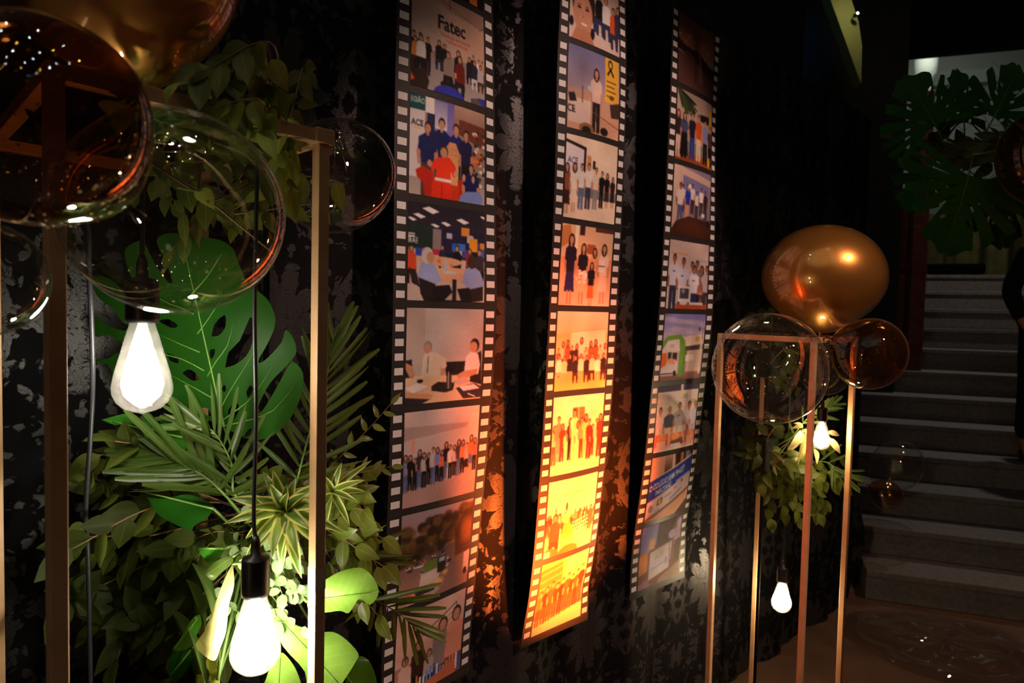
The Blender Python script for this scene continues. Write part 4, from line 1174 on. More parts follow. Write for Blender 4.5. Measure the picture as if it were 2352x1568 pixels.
# ================================================================== gold box stands
def box_stand(label, F0, F1, back, top, s, skip=()):
    st = thing('balloon_stand', label, 'stand', loc=Vector((F0.x, F0.y, 0)))
    c = [F0, F1, F1 + back, F0 + back]
    e1 = (F1 - F0).normalized()
    e2 = Vector((-e1.y, e1.x, 0))
    poles = []
    for p in c:
        poles.append(MB().obox(Vector((p.x, p.y, top / 2)), e1 * s / 2, e2 * s / 2, Vector((0, 0, top / 2))).build('pole', M['gold_pole'], st, bevel=0.0012))
    for i in range(4):
        a, b = c[i], c[(i + 1) % 4]
        for z in (top - s / 2, s / 2 + 0.001):
            d = (b - a).normalized() * s * 0.5
            MB().bar(Vector((a.x, a.y, z)) + d, Vector((b.x, b.y, z)) - d, s, s).build('top_bar' if z > 0.5 else 'base_bar', M['gold_pole'], st, bevel=0.0012)
    return st, poles
def ground(px, z):
    p = at(px, 784, z)
    return Vector((p.x, p.y, 0))
LF0, LF1 = ground(127, 0.76), ground(733, 1.026)
LBACK = Vector((-0.335, 0.350, 0))
LTOP = 1.858
lst, lp = box_stand('tall copper gold box frame stand around the hanging bulbs and monstera leaf', LF0, LF1, LBACK, LTOP, 0.0182)
# tape and cap on the right front pole
tz0, tz1 = at(728, 1362, 1.026).z, at(728, 1310, 1.026).z
e1 = (LF1 - LF0).normalized()
e2 = Vector((-e1.y, e1.x, 0))
MB().obox(Vector((LF1.x, LF1.y, (tz0 + tz1) / 2)), e1 * 0.0094, e2 * 0.0094, Vector((0, 0, (tz1 - tz0) / 2))).build('masking_tape', M['tape'], lp[1])
MB().obox(Vector((LF1.x, LF1.y, LTOP - 0.008)), e1 * 0.016, e2 * 0.013, Vector((0, 0, 0.011))).build('corner_cap', M['gold_pole'], lp[1], bevel=0.002)
RF0 = Vector((0.974, 2.20, 0))
RF1 = Vector((1.216, 2.425, 0))
RBACK = Vector((-0.226, 0.246, 0))
RTOP = 1.535
rst, rp = box_stand('shorter gold box frame stand near the stairs with bulbs inside', RF0, RF1, RBACK, RTOP, 0.0176)

def hanger_rod(st, F0, F1, back, top, p):
    e = F1 - F0
    det = e.x * back.y - e.y * back.x
    q = p - F0
    a_ = (q.x * back.y - q.y * back.x) / det
    s0 = F0 + e * a_
    return MB().tube([Vector((s0.x, s0.y, top - 0.006)), Vector((s0.x + back.x, s0.y + back.y, top - 0.006))], 0.0025, 8).build('hanger_rod', M['black_metal'], st, True)
# ================================================================== bulbs on cords
def pendant(label, top, cord_pts, neck, d, core, glow=1.0):
    """neck = bottom of the socket (where the glass starts), d = bulb diameter"""
    t = thing('pendant_bulb', label, 'light bulb', loc=neck)
    r = d / 2
    prof = [(0.40 * r, 0.0), (0.44 * r, -0.10 * d), (0.56 * r, -0.30 * d), (0.72 * r, -0.60 * d), (0.90 * r, -0.92 * d), (1.0 * r, -1.18 * d), (0.98 * r, -1.30 * d), (0.86 * r, -1.45 * d), (0.62 * r, -1.57 * d), (0.36 * r, -1.62 * d), (0.14 * r, -1.65 * d), (0.05 * r, -1.67 * d)]
    MB().lathe(neck, prof, 32).build('glass_envelope', M['bulb_glass'], t, True)
    ip = [(0.10 * r, -0.06 * d), (0.24 * r, -0.28 * d), (0.42 * r, -0.60 * d), (0.60 * r, -0.90 * d), (0.70 * r, -1.14 * d), (0.60 * r, -1.34 * d), (0.30 * r, -1.49 * d), (0.08 * r, -1.56 * d)]
    MB().lathe(neck, [(a * glow * 1.08, b) for a, b in ip], 20).build('glowing_core', core, t, True)
    sr = 0.46 * r * 1.18
    MB().lathe(neck, [(sr, -0.03 * d), (sr * 1.03, 0.05 * d), (sr * 1.0, 0.70 * d), (sr * 0.96, 0.74 * d), (sr * 0.40, 0.78 * d), (sr * 0.34, 1.05 * d), (sr * 0.18, 1.18 * d)], 28).build('socket', M['black_plastic'], t, True)
    pts = [neck + Vector((0, 0, 1.1 * d))] + cord_pts + [top]
    MB().tube(spline(pts, 24), 0.0032, 8).build('cord', M['cord'], t, True)
    return t
def top_on(px, z, h):
    p = at(px, 784, z)
    return Vector((p.x, p.y, h))
n1 = at(327, 737, 0.93)
pendant('lit teardrop bulb hanging below the clear balloon, before the big monstera leaf', Vector((n1.x, n1.y, LTOP - 0.007)), [], n1, 0.076, M['bulb_core'], 0.92)
n2 = at(587, 1362, 1.0)
n2t = Vector((n2.x, n2.y, LTOP - 0.007))
pendant('lit teardrop bulb hanging low among the leaves beside the taped gold pole', n2t, [at(583, 1180, 1.0), at(588, 950, 1.0), at(585, 690, 1.0)], n2, 0.072, M['bulb_core_strong'], 1.12)
n3 = at(1888, 966, 2.42)
pendant('lit bulb hanging high inside the shorter gold stand by pale leaves', Vector((n3.x, n3.y, RTOP - 0.007)), [], n3, 0.062, M['bulb_core_amber'], 1.1)
n4 = at(1797, 1334, 2.59)
pendant('lit bulb hanging low inside the shorter gold stand near the floor', Vector((n4.x, n4.y, RTOP - 0.007)), [], n4, 0.072, M['bulb_core_warm'], 1.3)
for q in (n1, n2):
    hanger_rod(lst, LF0, LF1, LBACK, LTOP, q)
for q in (n3, n4):
    hanger_rod(rst, RF0, RF1, RBACK, RTOP, q)
cz = [(190, 480, .94), (204, 615, .95), (213, 850, .98), (207, 1010, 1.02), (197, 1190, 1.08), (205, 1400, 1.12)]
cs = LF0 + LBACK * 0.334
cp = [Vector((cs.x, cs.y, LTOP - 0.016))] + [at(*c) for c in cz]
cp.append(Vector((cp[-1].x, cp[-1].y + 0.02, 0.004)))
tag(MB().tube(spline(cp, 40), 0.0036, 8).build('power_cable', M['cord'], None, True), 'grey black power cable hanging beside a tall gold pole into the leaves', 'cable')

# ================================================================== balloons
def balloon(label, px, py, z, rx, ry, mat, group=None, tail=(0, 0, -1), glints=0, name='balloon'):
    c = at(px, py, z)
    a, b = rx * z / FPX, ry * z / FPX
    t = thing(name, label, 'balloon', group, loc=c)
    ax = Vector(tail).normalized()
    up = -ax
    prof = []
    for i in range(33):
        g = math.pi * i / 32
        r, h = math.sin(g) * a, math.cos(g) * b
        if h < -0.80 * b:        # drawn-in neck
            h = -0.80 * b - (abs(h) - 0.80 * b) * 1.25
        r *= 1.0 - 0.13 * max(0.0, -h / b) ** 2
        prof.append((max(r, a * 0.03), h))
    MB().lathe(c, prof, 56, up).build('skin', mat, t, True)
    e = c - up * b * 1.05
    MB().lathe(e, [(a * 0.028, 0.008), (a * 0.045, 0.0), (a * 0.03, -0.006), (a * 0.075, -0.020)], 14, up).build('knot', mat, t, True)
    if glints:  # gold flecks added as sparkles of lamps and droplets on the film
        vs, fs = [], []
        for _ in range(glints):
            d = Vector((random.gauss(0, 1), random.gauss(0, 1), random.gauss(-0.35, 0.8))).normalized()
            p = c + Vector((d.x * a, d.y * a, d.z * b)) * 0.985
            s = d.orthogonal().normalized()
            q = d.cross(s)
            r = random.uniform(0.0007, 0.0020) * b / 0.1
            k = len(vs)
            vs += [p + (s * math.cos(i * 1.0472) + q * math.sin(i * 1.0472)) * r for i in range(6)]
            fs.append(tuple(range(k, k + 6)))
        mesh_obj('confetti', vs, fs, M['confetti'], t, None, False, kind='stuff')
    return t
balloon('large gold pearl balloon above the tall gold stand', 265, -92, 0.86, 270, 270, M['gold_balloon'], tail=(0.1, .2, -1))
balloon('speckled amber see-through balloon in front of a pole of the tall gold stand', 92, 283, 0.56, 242, 242, M['dark_amber_balloon'], tail=(.3, .6, -.5), glints=300)
balloon('large clear balloon in front of the monstera leaf, over the hanging bulb', 403, 487, 0.761, 241, 228, M['clear_balloon'], tail=(-.2, .6, .6), glints=45)
balloon('small clear balloon just below the speckled amber balloon', -38, 640, 0.675, 132, 132, M['clear_balloon'], tail=(-.5, .5, .5))
balloon('small rose tinted clear balloon behind the capped gold pole', 768, 407, 1.275, 127, 146, M['rose_balloon'], tail=(-.7, .3, -.3))
balloon('gold pearl balloon on top of the shorter gold stand', 1890, 638, 2.42, 134, 121, M['gold_balloon'], tail=(0, 0, -1))
balloon('big clear balloon tied to the shorter gold stand', 1768, 845, 2.05, 129, 128, M['clear_balloon'], tail=(.7, .4, .4), glints=60)
balloon('small amber balloon at a front corner of the shorter gold stand', 1995, 812, 2.175, 83, 81, M['dark_amber_balloon'], tail=(-.7, .3, .3), glints=40)
balloon('small clear balloon tucked behind the top of the shorter gold stand', 1893, 846, 2.56, 58, 62, M['clear_balloon'], tail=(-.4, .1, 1))
balloon('amber balloon beside the dark monstera leaves', 2404, 368, 2.2, 97, 116, M['dark_amber_balloon'], tail=(.5, 0, -1))
balloon('clear balloon resting on the stairs beside the curtain edge', 2058, 1070, 4.22, 54, 62, M['clear_balloon'], tail=(-.6, 0, -.6))
balloon('little gold balloon on the lower stairs under a clear balloon', 2034, 1136, 4.02, 34, 40, M['amber_balloon'], tail=(-.6, 0, .3))
balloon('clear balloon up the stairs beside the wooden post', 2104, 628, 6.3, 22, 30, M['clear_balloon'], tail=(0, 0, -1))

# ================================================================== plants
def prof_ovate(v):
    return max(0.0, math.sin(math.pi * min(1, v ** 0.72)) ** 0.85) * (1.0 if v < 0.75 else 1.0 - 0.35 * (v - 0.75) / 0.25)
def prof_strap(v):
    return min(1.0, 0.35 + v * 3.2) * (1.0 if v < 0.5 else max(0.0, 1 - ((v - 0.5) / 0.5) ** 1.7))
def prof_round(v):
    return max(0.0, math.sin(math.pi * v ** 0.9)) ** 0.6
def prof_blunt(v):
    return min(1.0, 0.3 + v * 3.0) * (1.0 if v < 0.86 else 1.0 - 0.5 * (v - 0.86) / 0.14)
PROF = dict(ovate=prof_ovate, strap=prof_strap, round=prof_round, blunt=prof_blunt)
TOCAM = -FWD
from mathutils.bvhtree import BVHTree
class Reg:
    """what already stands in the scene, so that leaves are laid between things, not through them"""
    lo, hi, tree, wt, own = np.zeros((9000, 3)), np.zeros((9000, 3)), [], [], []
def reg_geo(vs, fs, wt, own):
    a_ = np.array([tuple(v) for v in vs])
    k = len(Reg.tree)
    Reg.lo[k], Reg.hi[k] = a_.min(0), a_.max(0)
    Reg.tree.append(BVHTree.FromPolygons([tuple(v) for v in vs], fs))
    Reg.wt.append(wt)
    Reg.own.append(own)
def reg_obj(o, wt=20):
    loc = Vector((0, 0, 0))
    p = o
    while p is not None:
        loc += p.location
        p = p.parent
    r_ = o
    while r_.parent is not None:
        r_ = r_.parent
    reg_geo([v.co + loc for v in o.data.vertices], [tuple(p.vertices) for p in o.data.polygons], wt, r_.name)
def hits(vs, fs, own, limit=1e9, hard=False):
    a_ = np.array([tuple(v) for v in vs])
    n_ = len(Reg.tree)
    m = np.all((Reg.lo[:n_] <= a_.max(0)) & (Reg.hi[:n_] >= a_.min(0)), axis=1)
    t_, s_ = None, 0
    for i in np.nonzero(m)[0]:
        if Reg.own[i] == own or (hard and Reg.wt[i] < 10):
            continue
        if t_ is None:
            t_ = BVHTree.FromPolygons([tuple(v) for v in vs], fs)
        if t_.overlap(Reg.tree[i]):
            s_ += Reg.wt[i]
            if s_ >= limit:
                break
    return s_
for o in list(COL.objects):
    if o.type == 'MESH' and (o.name.split('.')[0] in ('pole', 'top_bar', 'hanger_rod', 'corner_cap', 'skin', 'knot', 'cord', 'socket', 'glass_envelope', 'power_cable', 'film_base', 'damask_panel')):
        reg_obj(o)
def leaf_best(parent, gen, tries=26):
    """build the candidate leaf that passes through the fewest other things"""
    best, bs = None, 1e9
    for _ in range(tries):
        k = gen()
        g = leaf_geo(**k)
        s_ = hits(g[0], g[2], parent.name, bs)
        if s_ < bs:
            best, bs = (k, g), s_
        if bs == 0:
            break
    k, g = best
    reg_geo(g[0], g[2], 1, parent.name)
    return mesh_obj(k.get('name', 'leaf'), g[0], g[2], k['mat'], parent, g[1])
def tube_best(parent, gen, rad, n=5, tries=16):
    best, bs = None, 1e9
    for _ in range(tries):
        pts = gen()
        m = MB().tube(pts, rad, n)
        s_ = hits(m.v, m.f, parent.name, bs, False)
        if s_ < bs:
            best, bs = (pts, m), s_
        if bs == 0:
            break
    reg_geo(best[1].v, best[1].f, 1, parent.name)
    return best
def leaf_geo(base, tip, w, mat=None, normal=None, fold=0.16, bend=0.10, prof='ovate', n=6, name='leaf', wave=0.0):
    d = tip - base
    L = d.length
    d = d / L
    nh = normal if normal is not None else (TOCAM + Vector((random.uniform(-.6, .6), random.uniform(-.3, .3), random.uniform(-.1, .7))))
    side = d.cross(nh)
    if side.length < 1e-4:
        side = d.orthogonal()
    side.normalize()
    nn = side.cross(d).normalized()
    f = PROF[prof]
    vs, uvs, fs = [], [], []
    for i in range(n + 1):
        v = i / n
        hw = w / 2 * max(f(v), 0.02)
        c = base + d * L * v + nn * bend * L * 4 * v * (1 - v) - nn * wave * L * v * v
        for j, u in enumerate((-1, -.5, 0, .5, 1)):
            vs.append(c + side * hw * u + nn * (fold * hw * abs(u) + 0.04 * hw * math.sin(9 * v + 2 * u)))
            uvs.append((0.5 + u * 0.5, v))
    for i in range(n):
        for j in range(4):
            a = i * 5 + j
            fs.append((a, a + 1, a + 6, a + 5))
    return vs, uvs, fs
def leaf(parent, base, tip, w, mat, name='leaf', **kw):
    vs, uvs, fs = leaf_geo(base, tip, w, **kw)
    reg_geo(vs, fs, 1, parent.name)
    return mesh_obj(name, vs, fs, mat, parent, uvs)

def branch(name, label, cat, group, pts, nleaf, ln, wd, mat, stem_mat, start=0.25, prof='ovate', rad=0.0016, droop=0.35, spread=0.9, fold=0.16):
    t = thing(name, label, cat, group, loc=pts[0])
    first = [True]
    def route():
        q = [Vector(p) for p in pts]
        if not first[0]:
            for k in range(1, len(q) - 1):
                q[k] += Vector((random.gauss(0, .05), random.gauss(0, .05), random.gauss(0, .05)))
            q[-1] += Vector((random.gauss(0, .012), random.gauss(0, .03), random.gauss(0, .012)))
        first[0] = False
        return spline(q, 16)
    sp_, mb = tube_best(t, route, [rad * (1.2 - 0.7 * i / 16) for i in range(17)])
    mb.build('twig', stem_mat, t, True)
    for k in range(nleaf):
        g = start + (1 - start) * (k + 0.5) / nleaf
        tr_ = [0]
        def gen(k=k, g=g):
            tr_[0] += 1
            g2 = min(0.995, g + (random.uniform(-.06, .06) if tr_[0] > 1 else 0))
            i = min(15, int(g2 * 16))
            p = sp_[i].lerp(sp_[i + 1], g2 * 16 - i)
            d = (sp_[i + 1] - sp_[i]).normalized()
            s = d.cross(TOCAM).normalized() * (1 if k % 2 else -1)
            if k == nleaf - 1:
                s = s * 0.1
                p = sp_[-1]
            wild = min(1.0, tr_[0] / 14)
            dirv = (d * random.uniform(.5, 1.0) + s * spread * random.uniform(.6 - .9 * wild, 1.1) + Vector((0, 0, -droop + random.uniform(-.5, .5) * wild)) + TOCAM * random.uniform(-.15 - .3 * wild, .45 + .4 * wild)).normalized()
            l = ln * random.uniform(.75, 1.15) * (1 - .25 * wild)
            return dict(base=p, tip=p + dirv * l, w=wd * random.uniform(.8, 1.15) * (1 - .2 * wild), mat=mat, bend=random.uniform(-.05, .14), prof=prof, fold=fold * random.uniform(.3, 1.6))
        leaf_best(t, gen)
    return t

def inside(x, y, pts):
    c = False
    n = len(pts)
    for i in range(n):
        xa, ya = pts[i]
        xb, yb = pts[(i + 1) % n]
        if (ya > y) != (yb > y) and x < (xb - xa) * (y - ya) / (yb - ya) + xa:
            c = not c
    return c
def blade2d(outline, holes, spacing):
    """triangulate an outline with holes, with inner points so the blade can curve"""
    verts = [Vector(p) for p in outline]
    edges = [(i, (i + 1) % len(outline)) for i in range(len(outline))]
    for h in holes:
        b = len(verts)
        verts += [Vector(p) for p in h]
        edges += [(b + i, b + (i + 1) % len(h)) for i in range(len(h))]
    xs, ys = [p[0] for p in outline], [p[1] for p in outline]
    y = min(ys) + spacing / 2
    row = 0
    while y < max(ys):
        x = min(xs) + (spacing / 2 if row % 2 else spacing)
        while x < max(xs):
            if inside(x, y, outline) and not any(inside(x, y, h) for h in holes):
                verts.append(Vector((x, y)))
            x += spacing
        y += spacing * 0.87
        row += 1
    r = geometry.delaunay_2d_cdt(verts, edges, [], 0, 1e-6)
    V, F = r[0], r[2]
    tris = []
    for f in F:
        cx = sum(V[i].x for i in f) / len(f)
        cy = sum(V[i].y for i in f) / len(f)
        if inside(cx, cy, outline) and not any(inside(cx, cy, h) for h in holes):
            tris.append(tuple(f))
    return V, tris
def densify(pts, step):
    out = []
    n = len(pts)
    sm = spline([(*p, 0) for p in list(pts) + [pts[0]]], n * step)
    return [(p.x, p.y) for p in sm[:-1]]

def traced_leaf(name, label, outline, z, gx, gy, curv, mat, base, tip, group=None, holes=(), spacing=26, rib=True, stem_to=None, smooth_n=3, cat='leaf', rib_mat=None, fold=0.0, veins=()):
    """leaf whose outline was read off the photo, laid on its own tilted, curved surface at depth z"""
    t = thing(name, label, cat, group, loc=at(base[0], base[1], z))
    ol = densify(outline, smooth_n)
    V, F = blade2d(ol, [densify(h, 2) for h in holes], spacing)
    cx, cy = (base[0] + tip[0]) / 2, (base[1] + tip[1]) / 2
    ax = Vector((tip[0] - base[0], tip[1] - base[1]))
    L = ax.length
    ax /= L
    pr = Vector((-ax.y, ax.x))
    hw = max(abs((Vector(p) - Vector(base)).dot(pr)) for p in ol)
    def zat(x, y):
        q = Vector((x - base[0], y - base[1]))
        a, b = q.dot(ax) / L, q.dot(pr) / hw
        return z + gx * (x - cx) / 100 + gy * (y - cy) / 100 + curv * ((a - .5) ** 2 + 0.6 * b * b) + fold * abs(b) + 0.004 * math.sin(a * 7 + b * 3)
    vs = [at(p.x, p.y, zat(p.x, p.y)) for p in V]
    uvs = []
    for p in V:
        q = Vector((p.x - base[0], p.y - base[1]))
        uvs.append((0.5 + 0.5 * q.dot(pr) / hw, q.dot(ax) / L))
    mesh_obj('blade', vs, F, mat, t, uvs)
    reg_geo(vs, F, 3, t.name)
    if rib:
        rp_ = []
        for i in range(13):
            p = Vector(base).lerp(Vector(tip), i / 12 * 0.93)
            rp_.append(at(p.x, p.y, zat(p.x, p.y) - 0.0012))
        MB().tube(rp_, [0.0022 * (1.1 - 0.9 * i / 12) for i in range(13)], 5).build('midrib', rib_mat or M['rib'], t, True)
    for vn in veins:
        q = spline([(*p, 0) for p in vn], 6)
        MB().tube([at(p.x, p.y, zat(p.x, p.y) - 0.001) for p in q], [0.0012 * (1.1 - 0.15 * i) for i in range(7)], 5).build('side_vein', rib_mat or M['rib'], t, True)
    if stem_to is not None:
        b = at(base[0], base[1], zat(*base))
        mid = b.lerp(stem_to, 0.5) + Vector((0, 0, -0.02))
        MB().tube(spline([b, mid, stem_to], 8), 0.0024, 6).build('stalk', M['stem'], t, True)
    return t

# --- flower stands that carry the foam blocks
def foam_stand(label, foot, blocks, h):
    t = thing('flower_stand', label, 'flower stand', loc=Vector((foot.x, foot.y, 0)))
    MB().lathe(Vector((foot.x, foot.y, 0.0)), [(0.075, 0.001), (0.075, 0.012), (0.02, 0.02)], 24).build('base_plate', M['black_metal'], t, True)
    MB().tube([Vector((foot.x, foot.y, 0.015)), Vector((foot.x, foot.y, h))], 0.006, 10).build('post', M['matte_black'], t, True)
    for z, a in blocks:
        MB().obox(Vector((foot.x, foot.y, z)), U * a, N_IN * 0.035, Vector((0, 0, a * 1.3))).build('foam_block', M['foam'], t, bevel=0.01)
        reg_obj(t.children[-1], 1)
    return t
FB = at(585, 1240, 1.27)
FB = Vector((-0.495, 1.373, FB.z))
FT = at(560, 330, 1.27)
foam_stand('thin black flower stand hidden behind the leaves in the tall gold stand', FB, [(FB.z, 0.055), (FT.z, 0.045)], FT.z)
def foamL(): return FB + Vector((random.uniform(-.03, .03), -0.03, random.uniform(-.05, .05)))
def foamT(): return Vector((FB.x + random.uniform(-.03, .03), FB.y - 0.03, FT.z + random.uniform(-.04, .04)))

# --- monstera
def monstera(label, base, tip, zb, zt, width, nl, rr, mat, rib_mat, curl=0.05, tilt=0.0, stem_to=None, group=None, seed=1, hole_rows=1):
    """base, tip in photo pixels with depths zb, zt; width in pixels"""
    rs = random.Random(seed)
    B, T = at(*base, zb), at(*tip, zt)
    ax = T - B
    L = ax.length
    ax /= L
    side = ax.cross(TOCAM + RIGHT * tilt).normalized()
    nn = side.cross(ax).normalized()
    W = width * (zb + zt) / 2 / FPX / 2 / L          # half width in units of L
    ol = []
    NP_ = 240
    cy0 = 0.30
    slits = []
    for sgn in (1, -1):
        for k in range(nl):
            slits.append((sgn, 0.22 + 0.63 * (k + rs.uniform(-.12, .12)) / (nl - 1 if nl > 1 else 1), rs.uniform(.24, .46), rs.uniform(.024, .036)))
    for i in range(NP_):
        a = 2 * math.pi * i / NP_                     # 0 = towards tip
        s, c = math.sin(a), math.cos(a)
        R = 1.0
        x, y = s * W, c * (0.70 if c > 0 else 0.42)
        if c < -0.72:                                 # heart notch at the stalk
            y += 0.34 * ((-c - 0.72) / 0.28) ** 1.2
        x *= 1.0 - 0.38 * max(0.0, c) ** 1.8
        ang = abs(math.atan2(s, c)) / math.pi
        sg = 1 if s >= 0 else -1
        for q, pos, dep, wd in slits:
            if q == sg:
                d = abs(ang - pos)
                if d < wd:
                    R = min(R, dep + (1 - dep) * (d / wd) ** 1.25)
        R *= 1 + 0.03 * math.sin(ang * 40 + sg)
        ol.append((x * R, cy0 + y * R))
    holes = []
    for sgn in (1, -1):
        for k in range(4):
            yc = 0.22 + k * 0.15 + rs.uniform(-.02, .02)
            xc = sgn * W * rs.uniform(.16, .24)
            rx, ry = rs.uniform(.035, .06) * W * 2, rs.uniform(.012, .022)
            h = []
            for j in range(8):
                g = j * math.pi / 4
                hx, hy = rx * math.cos(g) * 0.8, ry * math.sin(g)
                h.append((xc + hx * .8 - sgn * hy * 0.3, yc + hy + sgn * hx * .55))
            if all(inside(p[0], p[1], ol) for p in h):
                holes.append(h)
    V, F = blade2d(ol, holes, 0.085)
    def P(x, y):
        b = abs(x) / W
        dz = curl * L * (4 * y * (1 - y) - 0.9 * b * b) + 0.03 * L * math.sin(9 * y + 3 * b) * b
        return B + side * (x * L) + ax * (y * L) + nn * dz
    t = thing('monstera_leaf', label, 'leaf', group, loc=B)
    reg_geo([P(p.x, p.y) for p in V], F, 3, t.name)
    mesh_obj('blade', [P(p.x, p.y) for p in V], F, mat, t, [(0.5 + 0.5 * p.x / W, p.y) for p in V])
    mb = MB()
    pts = [P(0, 0.02 + 0.94 * i / 12) + nn * 0.001 for i in range(13)]
    mb.tube(pts, [0.0028 * (1.1 - 0.95 * i / 12) for i in range(13)], 6)
    mb.build('midrib', rib_mat, t, True)
    for sgn in (1, -1):
        for k in range(nl):
            y0 = 0.10 + 0.74 * k / nl
            qs = [P(sgn * W * g * 0.62, y0 + 0.20 * g * (1 - 0.2 * k / nl)) + nn * 0.0008 for g in (0, .3, .6, 1)]
            MB().tube(qs, [0.0010, .0008, .0006, .0003], 4).build('side_vein', rib_mat, t, True)
    if stem_to is not None:
        MB().tube(spline([B, B.lerp(stem_to, .5) - ax * 0.04, stem_to], 10), 0.003, 6).build('stalk', M['stem'], t, True)
    return t
# --- traced hero leaves (zoom-crop coordinates converted to photo pixels)
def z2(p): return (p[0] / 2.6133, 560 + p[1] / 2.6133)
def z3(p): return (p[0] / 2.6133, 968 + p[1] / 2.6133)
def z6(p): return (380 + p[0] / 3.75, 1150 + p[1] / 3.75)
def z7(p): return (680 + p[0] / 3.027, 1050 + p[1] / 3.027)
MON = [(1400, 1130), (1520, 1175), (1640, 1150), (1740, 1050), (1800, 930), (1822, 800), (1795, 735), (1752, 710), (1715, 760), (1650, 880), (1575, 1000), (1548, 1010), (1560, 950), (1625, 830), (1730, 720), (1778, 650), (1762, 570), (1715, 515), (1690, 590), (1610, 680), (1560, 715), (1555, 690), (1600, 610), (1645, 510), (1650, 430), (1610, 340), (1555, 290), (1490, 240), (1430, 110), (1400, 30), (1330, -20), (1220, -42), (1120, -60), (1000, -62), (940, -20), (985, 90), (1035, 215), (1010, 230), (930, 120), (860, -10), (790, 0), (748, 50), (775, 170), (840, 300), (860, 380), (780, 330), (690, 230), (600, 190), (556, 200), (560, 270), (610, 340), (680, 385), (730, 465), (770, 490), (745, 520), (650, 490), (567, 440), (568, 555), (650, 548), (740, 600), (760, 640), (690, 660), (640, 690), (515, 688), (560, 705), (640, 722), (695, 800), (800, 880), (900, 900), (1000, 930), (1080, 1000), (1170, 1010), (1250, 1055), (1330, 1095)]
MH = [[(1352, 742), (1372, 650), (1440, 580), (1500, 440), (1522, 480), (1515, 590), (1480, 670), (1410, 725)], [(1270, 555), (1288, 480), (1350, 425), (1352, 500), (1312, 550)], [(1258, 665), (1262, 635), (1290, 632), (1285, 670), (1268, 690)], [(1095, 775), (1130, 752), (1175, 775), (1197, 815), (1150, 818)], [(1332, 870), (1345, 845), (1358, 868), (1345, 890)], [(1368, 1000), (1395, 965), (1430, 960), (1430, 1010), (1405, 1055), (1375, 1050)], [(1003, 655), (1060, 680), (1072, 715), (1020, 700)], [(950, 462), (1010, 450), (1068, 490), (1030, 505)], [(1478, 890), (1500, 850), (1520, 870), (1490, 925)], [(1205, 985), (1245, 985), (1268, 1030), (1235, 1025)], [(1462, 1160), (1490, 1115), (1512, 1112), (1500, 1150)]]
traced_leaf('monstera_leaf', 'big green monstera leaf behind the bulb in the tall gold stand', [z2(p) for p in MON], 1.17, -.008, .0, 0.05, M['monstera'], z2((1345, 1095)), z2((1085, -60)), holes=[[z2(p) for p in h] for h in MH], spacing=22, stem_to=FB + Vector((0, -.03, .05)), smooth_n=3,
    veins=[[z2(p) for p in v] for v in [[(1200, 650), (1080, 600), (960, 545)], [(1275, 925), (1160, 860), (1030, 790)], [(1245, 795), (1300, 700), (1365, 610), (1400, 480)], [(1315, 1010), (1370, 900), (1470, 740), (1530, 640)], [(1330, 1060), (1430, 990), (1530, 900), (1660, 700)], [(1345, 1090), (1480, 1060), (1640, 1000), (1760, 860)], [(1185, 540), (1250, 450), (1330, 330)], [(1160, 420), (1080, 380), (960, 330), (840, 180)], [(1225, 760), (1090, 690), (900, 640), (740, 560)], [(1150, 300), (1240, 200), (1330, 60)]]])
traced_leaf('philodendron_leaf', 'bright green leaf with a curled tip under the hanging bulb', [z2(p) for p in [(610, 1055), (700, 1030), (770, 1020), (840, 1055), (920, 1080), (1080, 1075), (1180, 1090), (1190, 1150), (1130, 1220), (1050, 1260), (960, 1270), (905, 1240), (880, 1170), (810, 1085), (690, 1085)]], 1.08, .01, .03, 0.04, M['philo'], z2((1180, 1180)), z2((640, 1058)), stem_to=foamL())
traced_leaf('philodendron_leaf', 'dark glossy green leaf with upturned tip beside the dracaena rosette', [z3(p) for p in [(785, 405), (840, 408), (880, 450), (1000, 462), (1120, 435), (1230, 470), (1285, 510), (1240, 580), (1170, 620), (1150, 650), (1080, 630), (950, 560), (900, 480), (850, 425)]], 1.10, .01, -.02, 0.05, M['monstera'], z3((1280, 520)), z3((800, 407)), stem_to=foamL())
traced_leaf('bright_leaf', 'bright lime green rounded leaf beside the taped gold pole', [z3(p) for p in [(1850, 1010), (1950, 950), (2040, 900), (2150, 875), (2210, 900), (2260, 970), (2270, 1040), (2220, 1100), (2160, 1062), (2125, 1105), (2090, 1150), (2040, 1135), (1950, 1145), (1850, 1130)]], 1.15, .015, .01, 0.05, M['bright'], z3((1840, 1080)), z3((2268, 1020)), stem_to=foamL())
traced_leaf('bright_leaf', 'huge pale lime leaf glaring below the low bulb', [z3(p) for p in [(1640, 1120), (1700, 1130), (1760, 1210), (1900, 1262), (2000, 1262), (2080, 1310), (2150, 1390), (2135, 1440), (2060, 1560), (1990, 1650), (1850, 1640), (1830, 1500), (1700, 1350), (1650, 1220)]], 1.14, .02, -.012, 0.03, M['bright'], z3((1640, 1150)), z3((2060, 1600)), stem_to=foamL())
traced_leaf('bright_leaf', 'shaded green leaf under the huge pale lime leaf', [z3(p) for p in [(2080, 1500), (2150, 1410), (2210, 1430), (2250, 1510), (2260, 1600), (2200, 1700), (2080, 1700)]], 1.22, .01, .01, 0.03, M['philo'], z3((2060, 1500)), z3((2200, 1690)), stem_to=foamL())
traced_leaf('bright_leaf', 'yellow green leaf directly under the tip of the low bulb', [z3(p) for p in [(1540, 1640), (1590, 1560), (1620, 1480), (1680, 1385), (1740, 1430), (1790, 1520), (1810, 1640), (1700, 1720), (1580, 1720)]], 1.12, .0, .01, 0.03, M['bright'], z3((1680, 1390)), z3((1660, 1720)), stem_to=foamL())
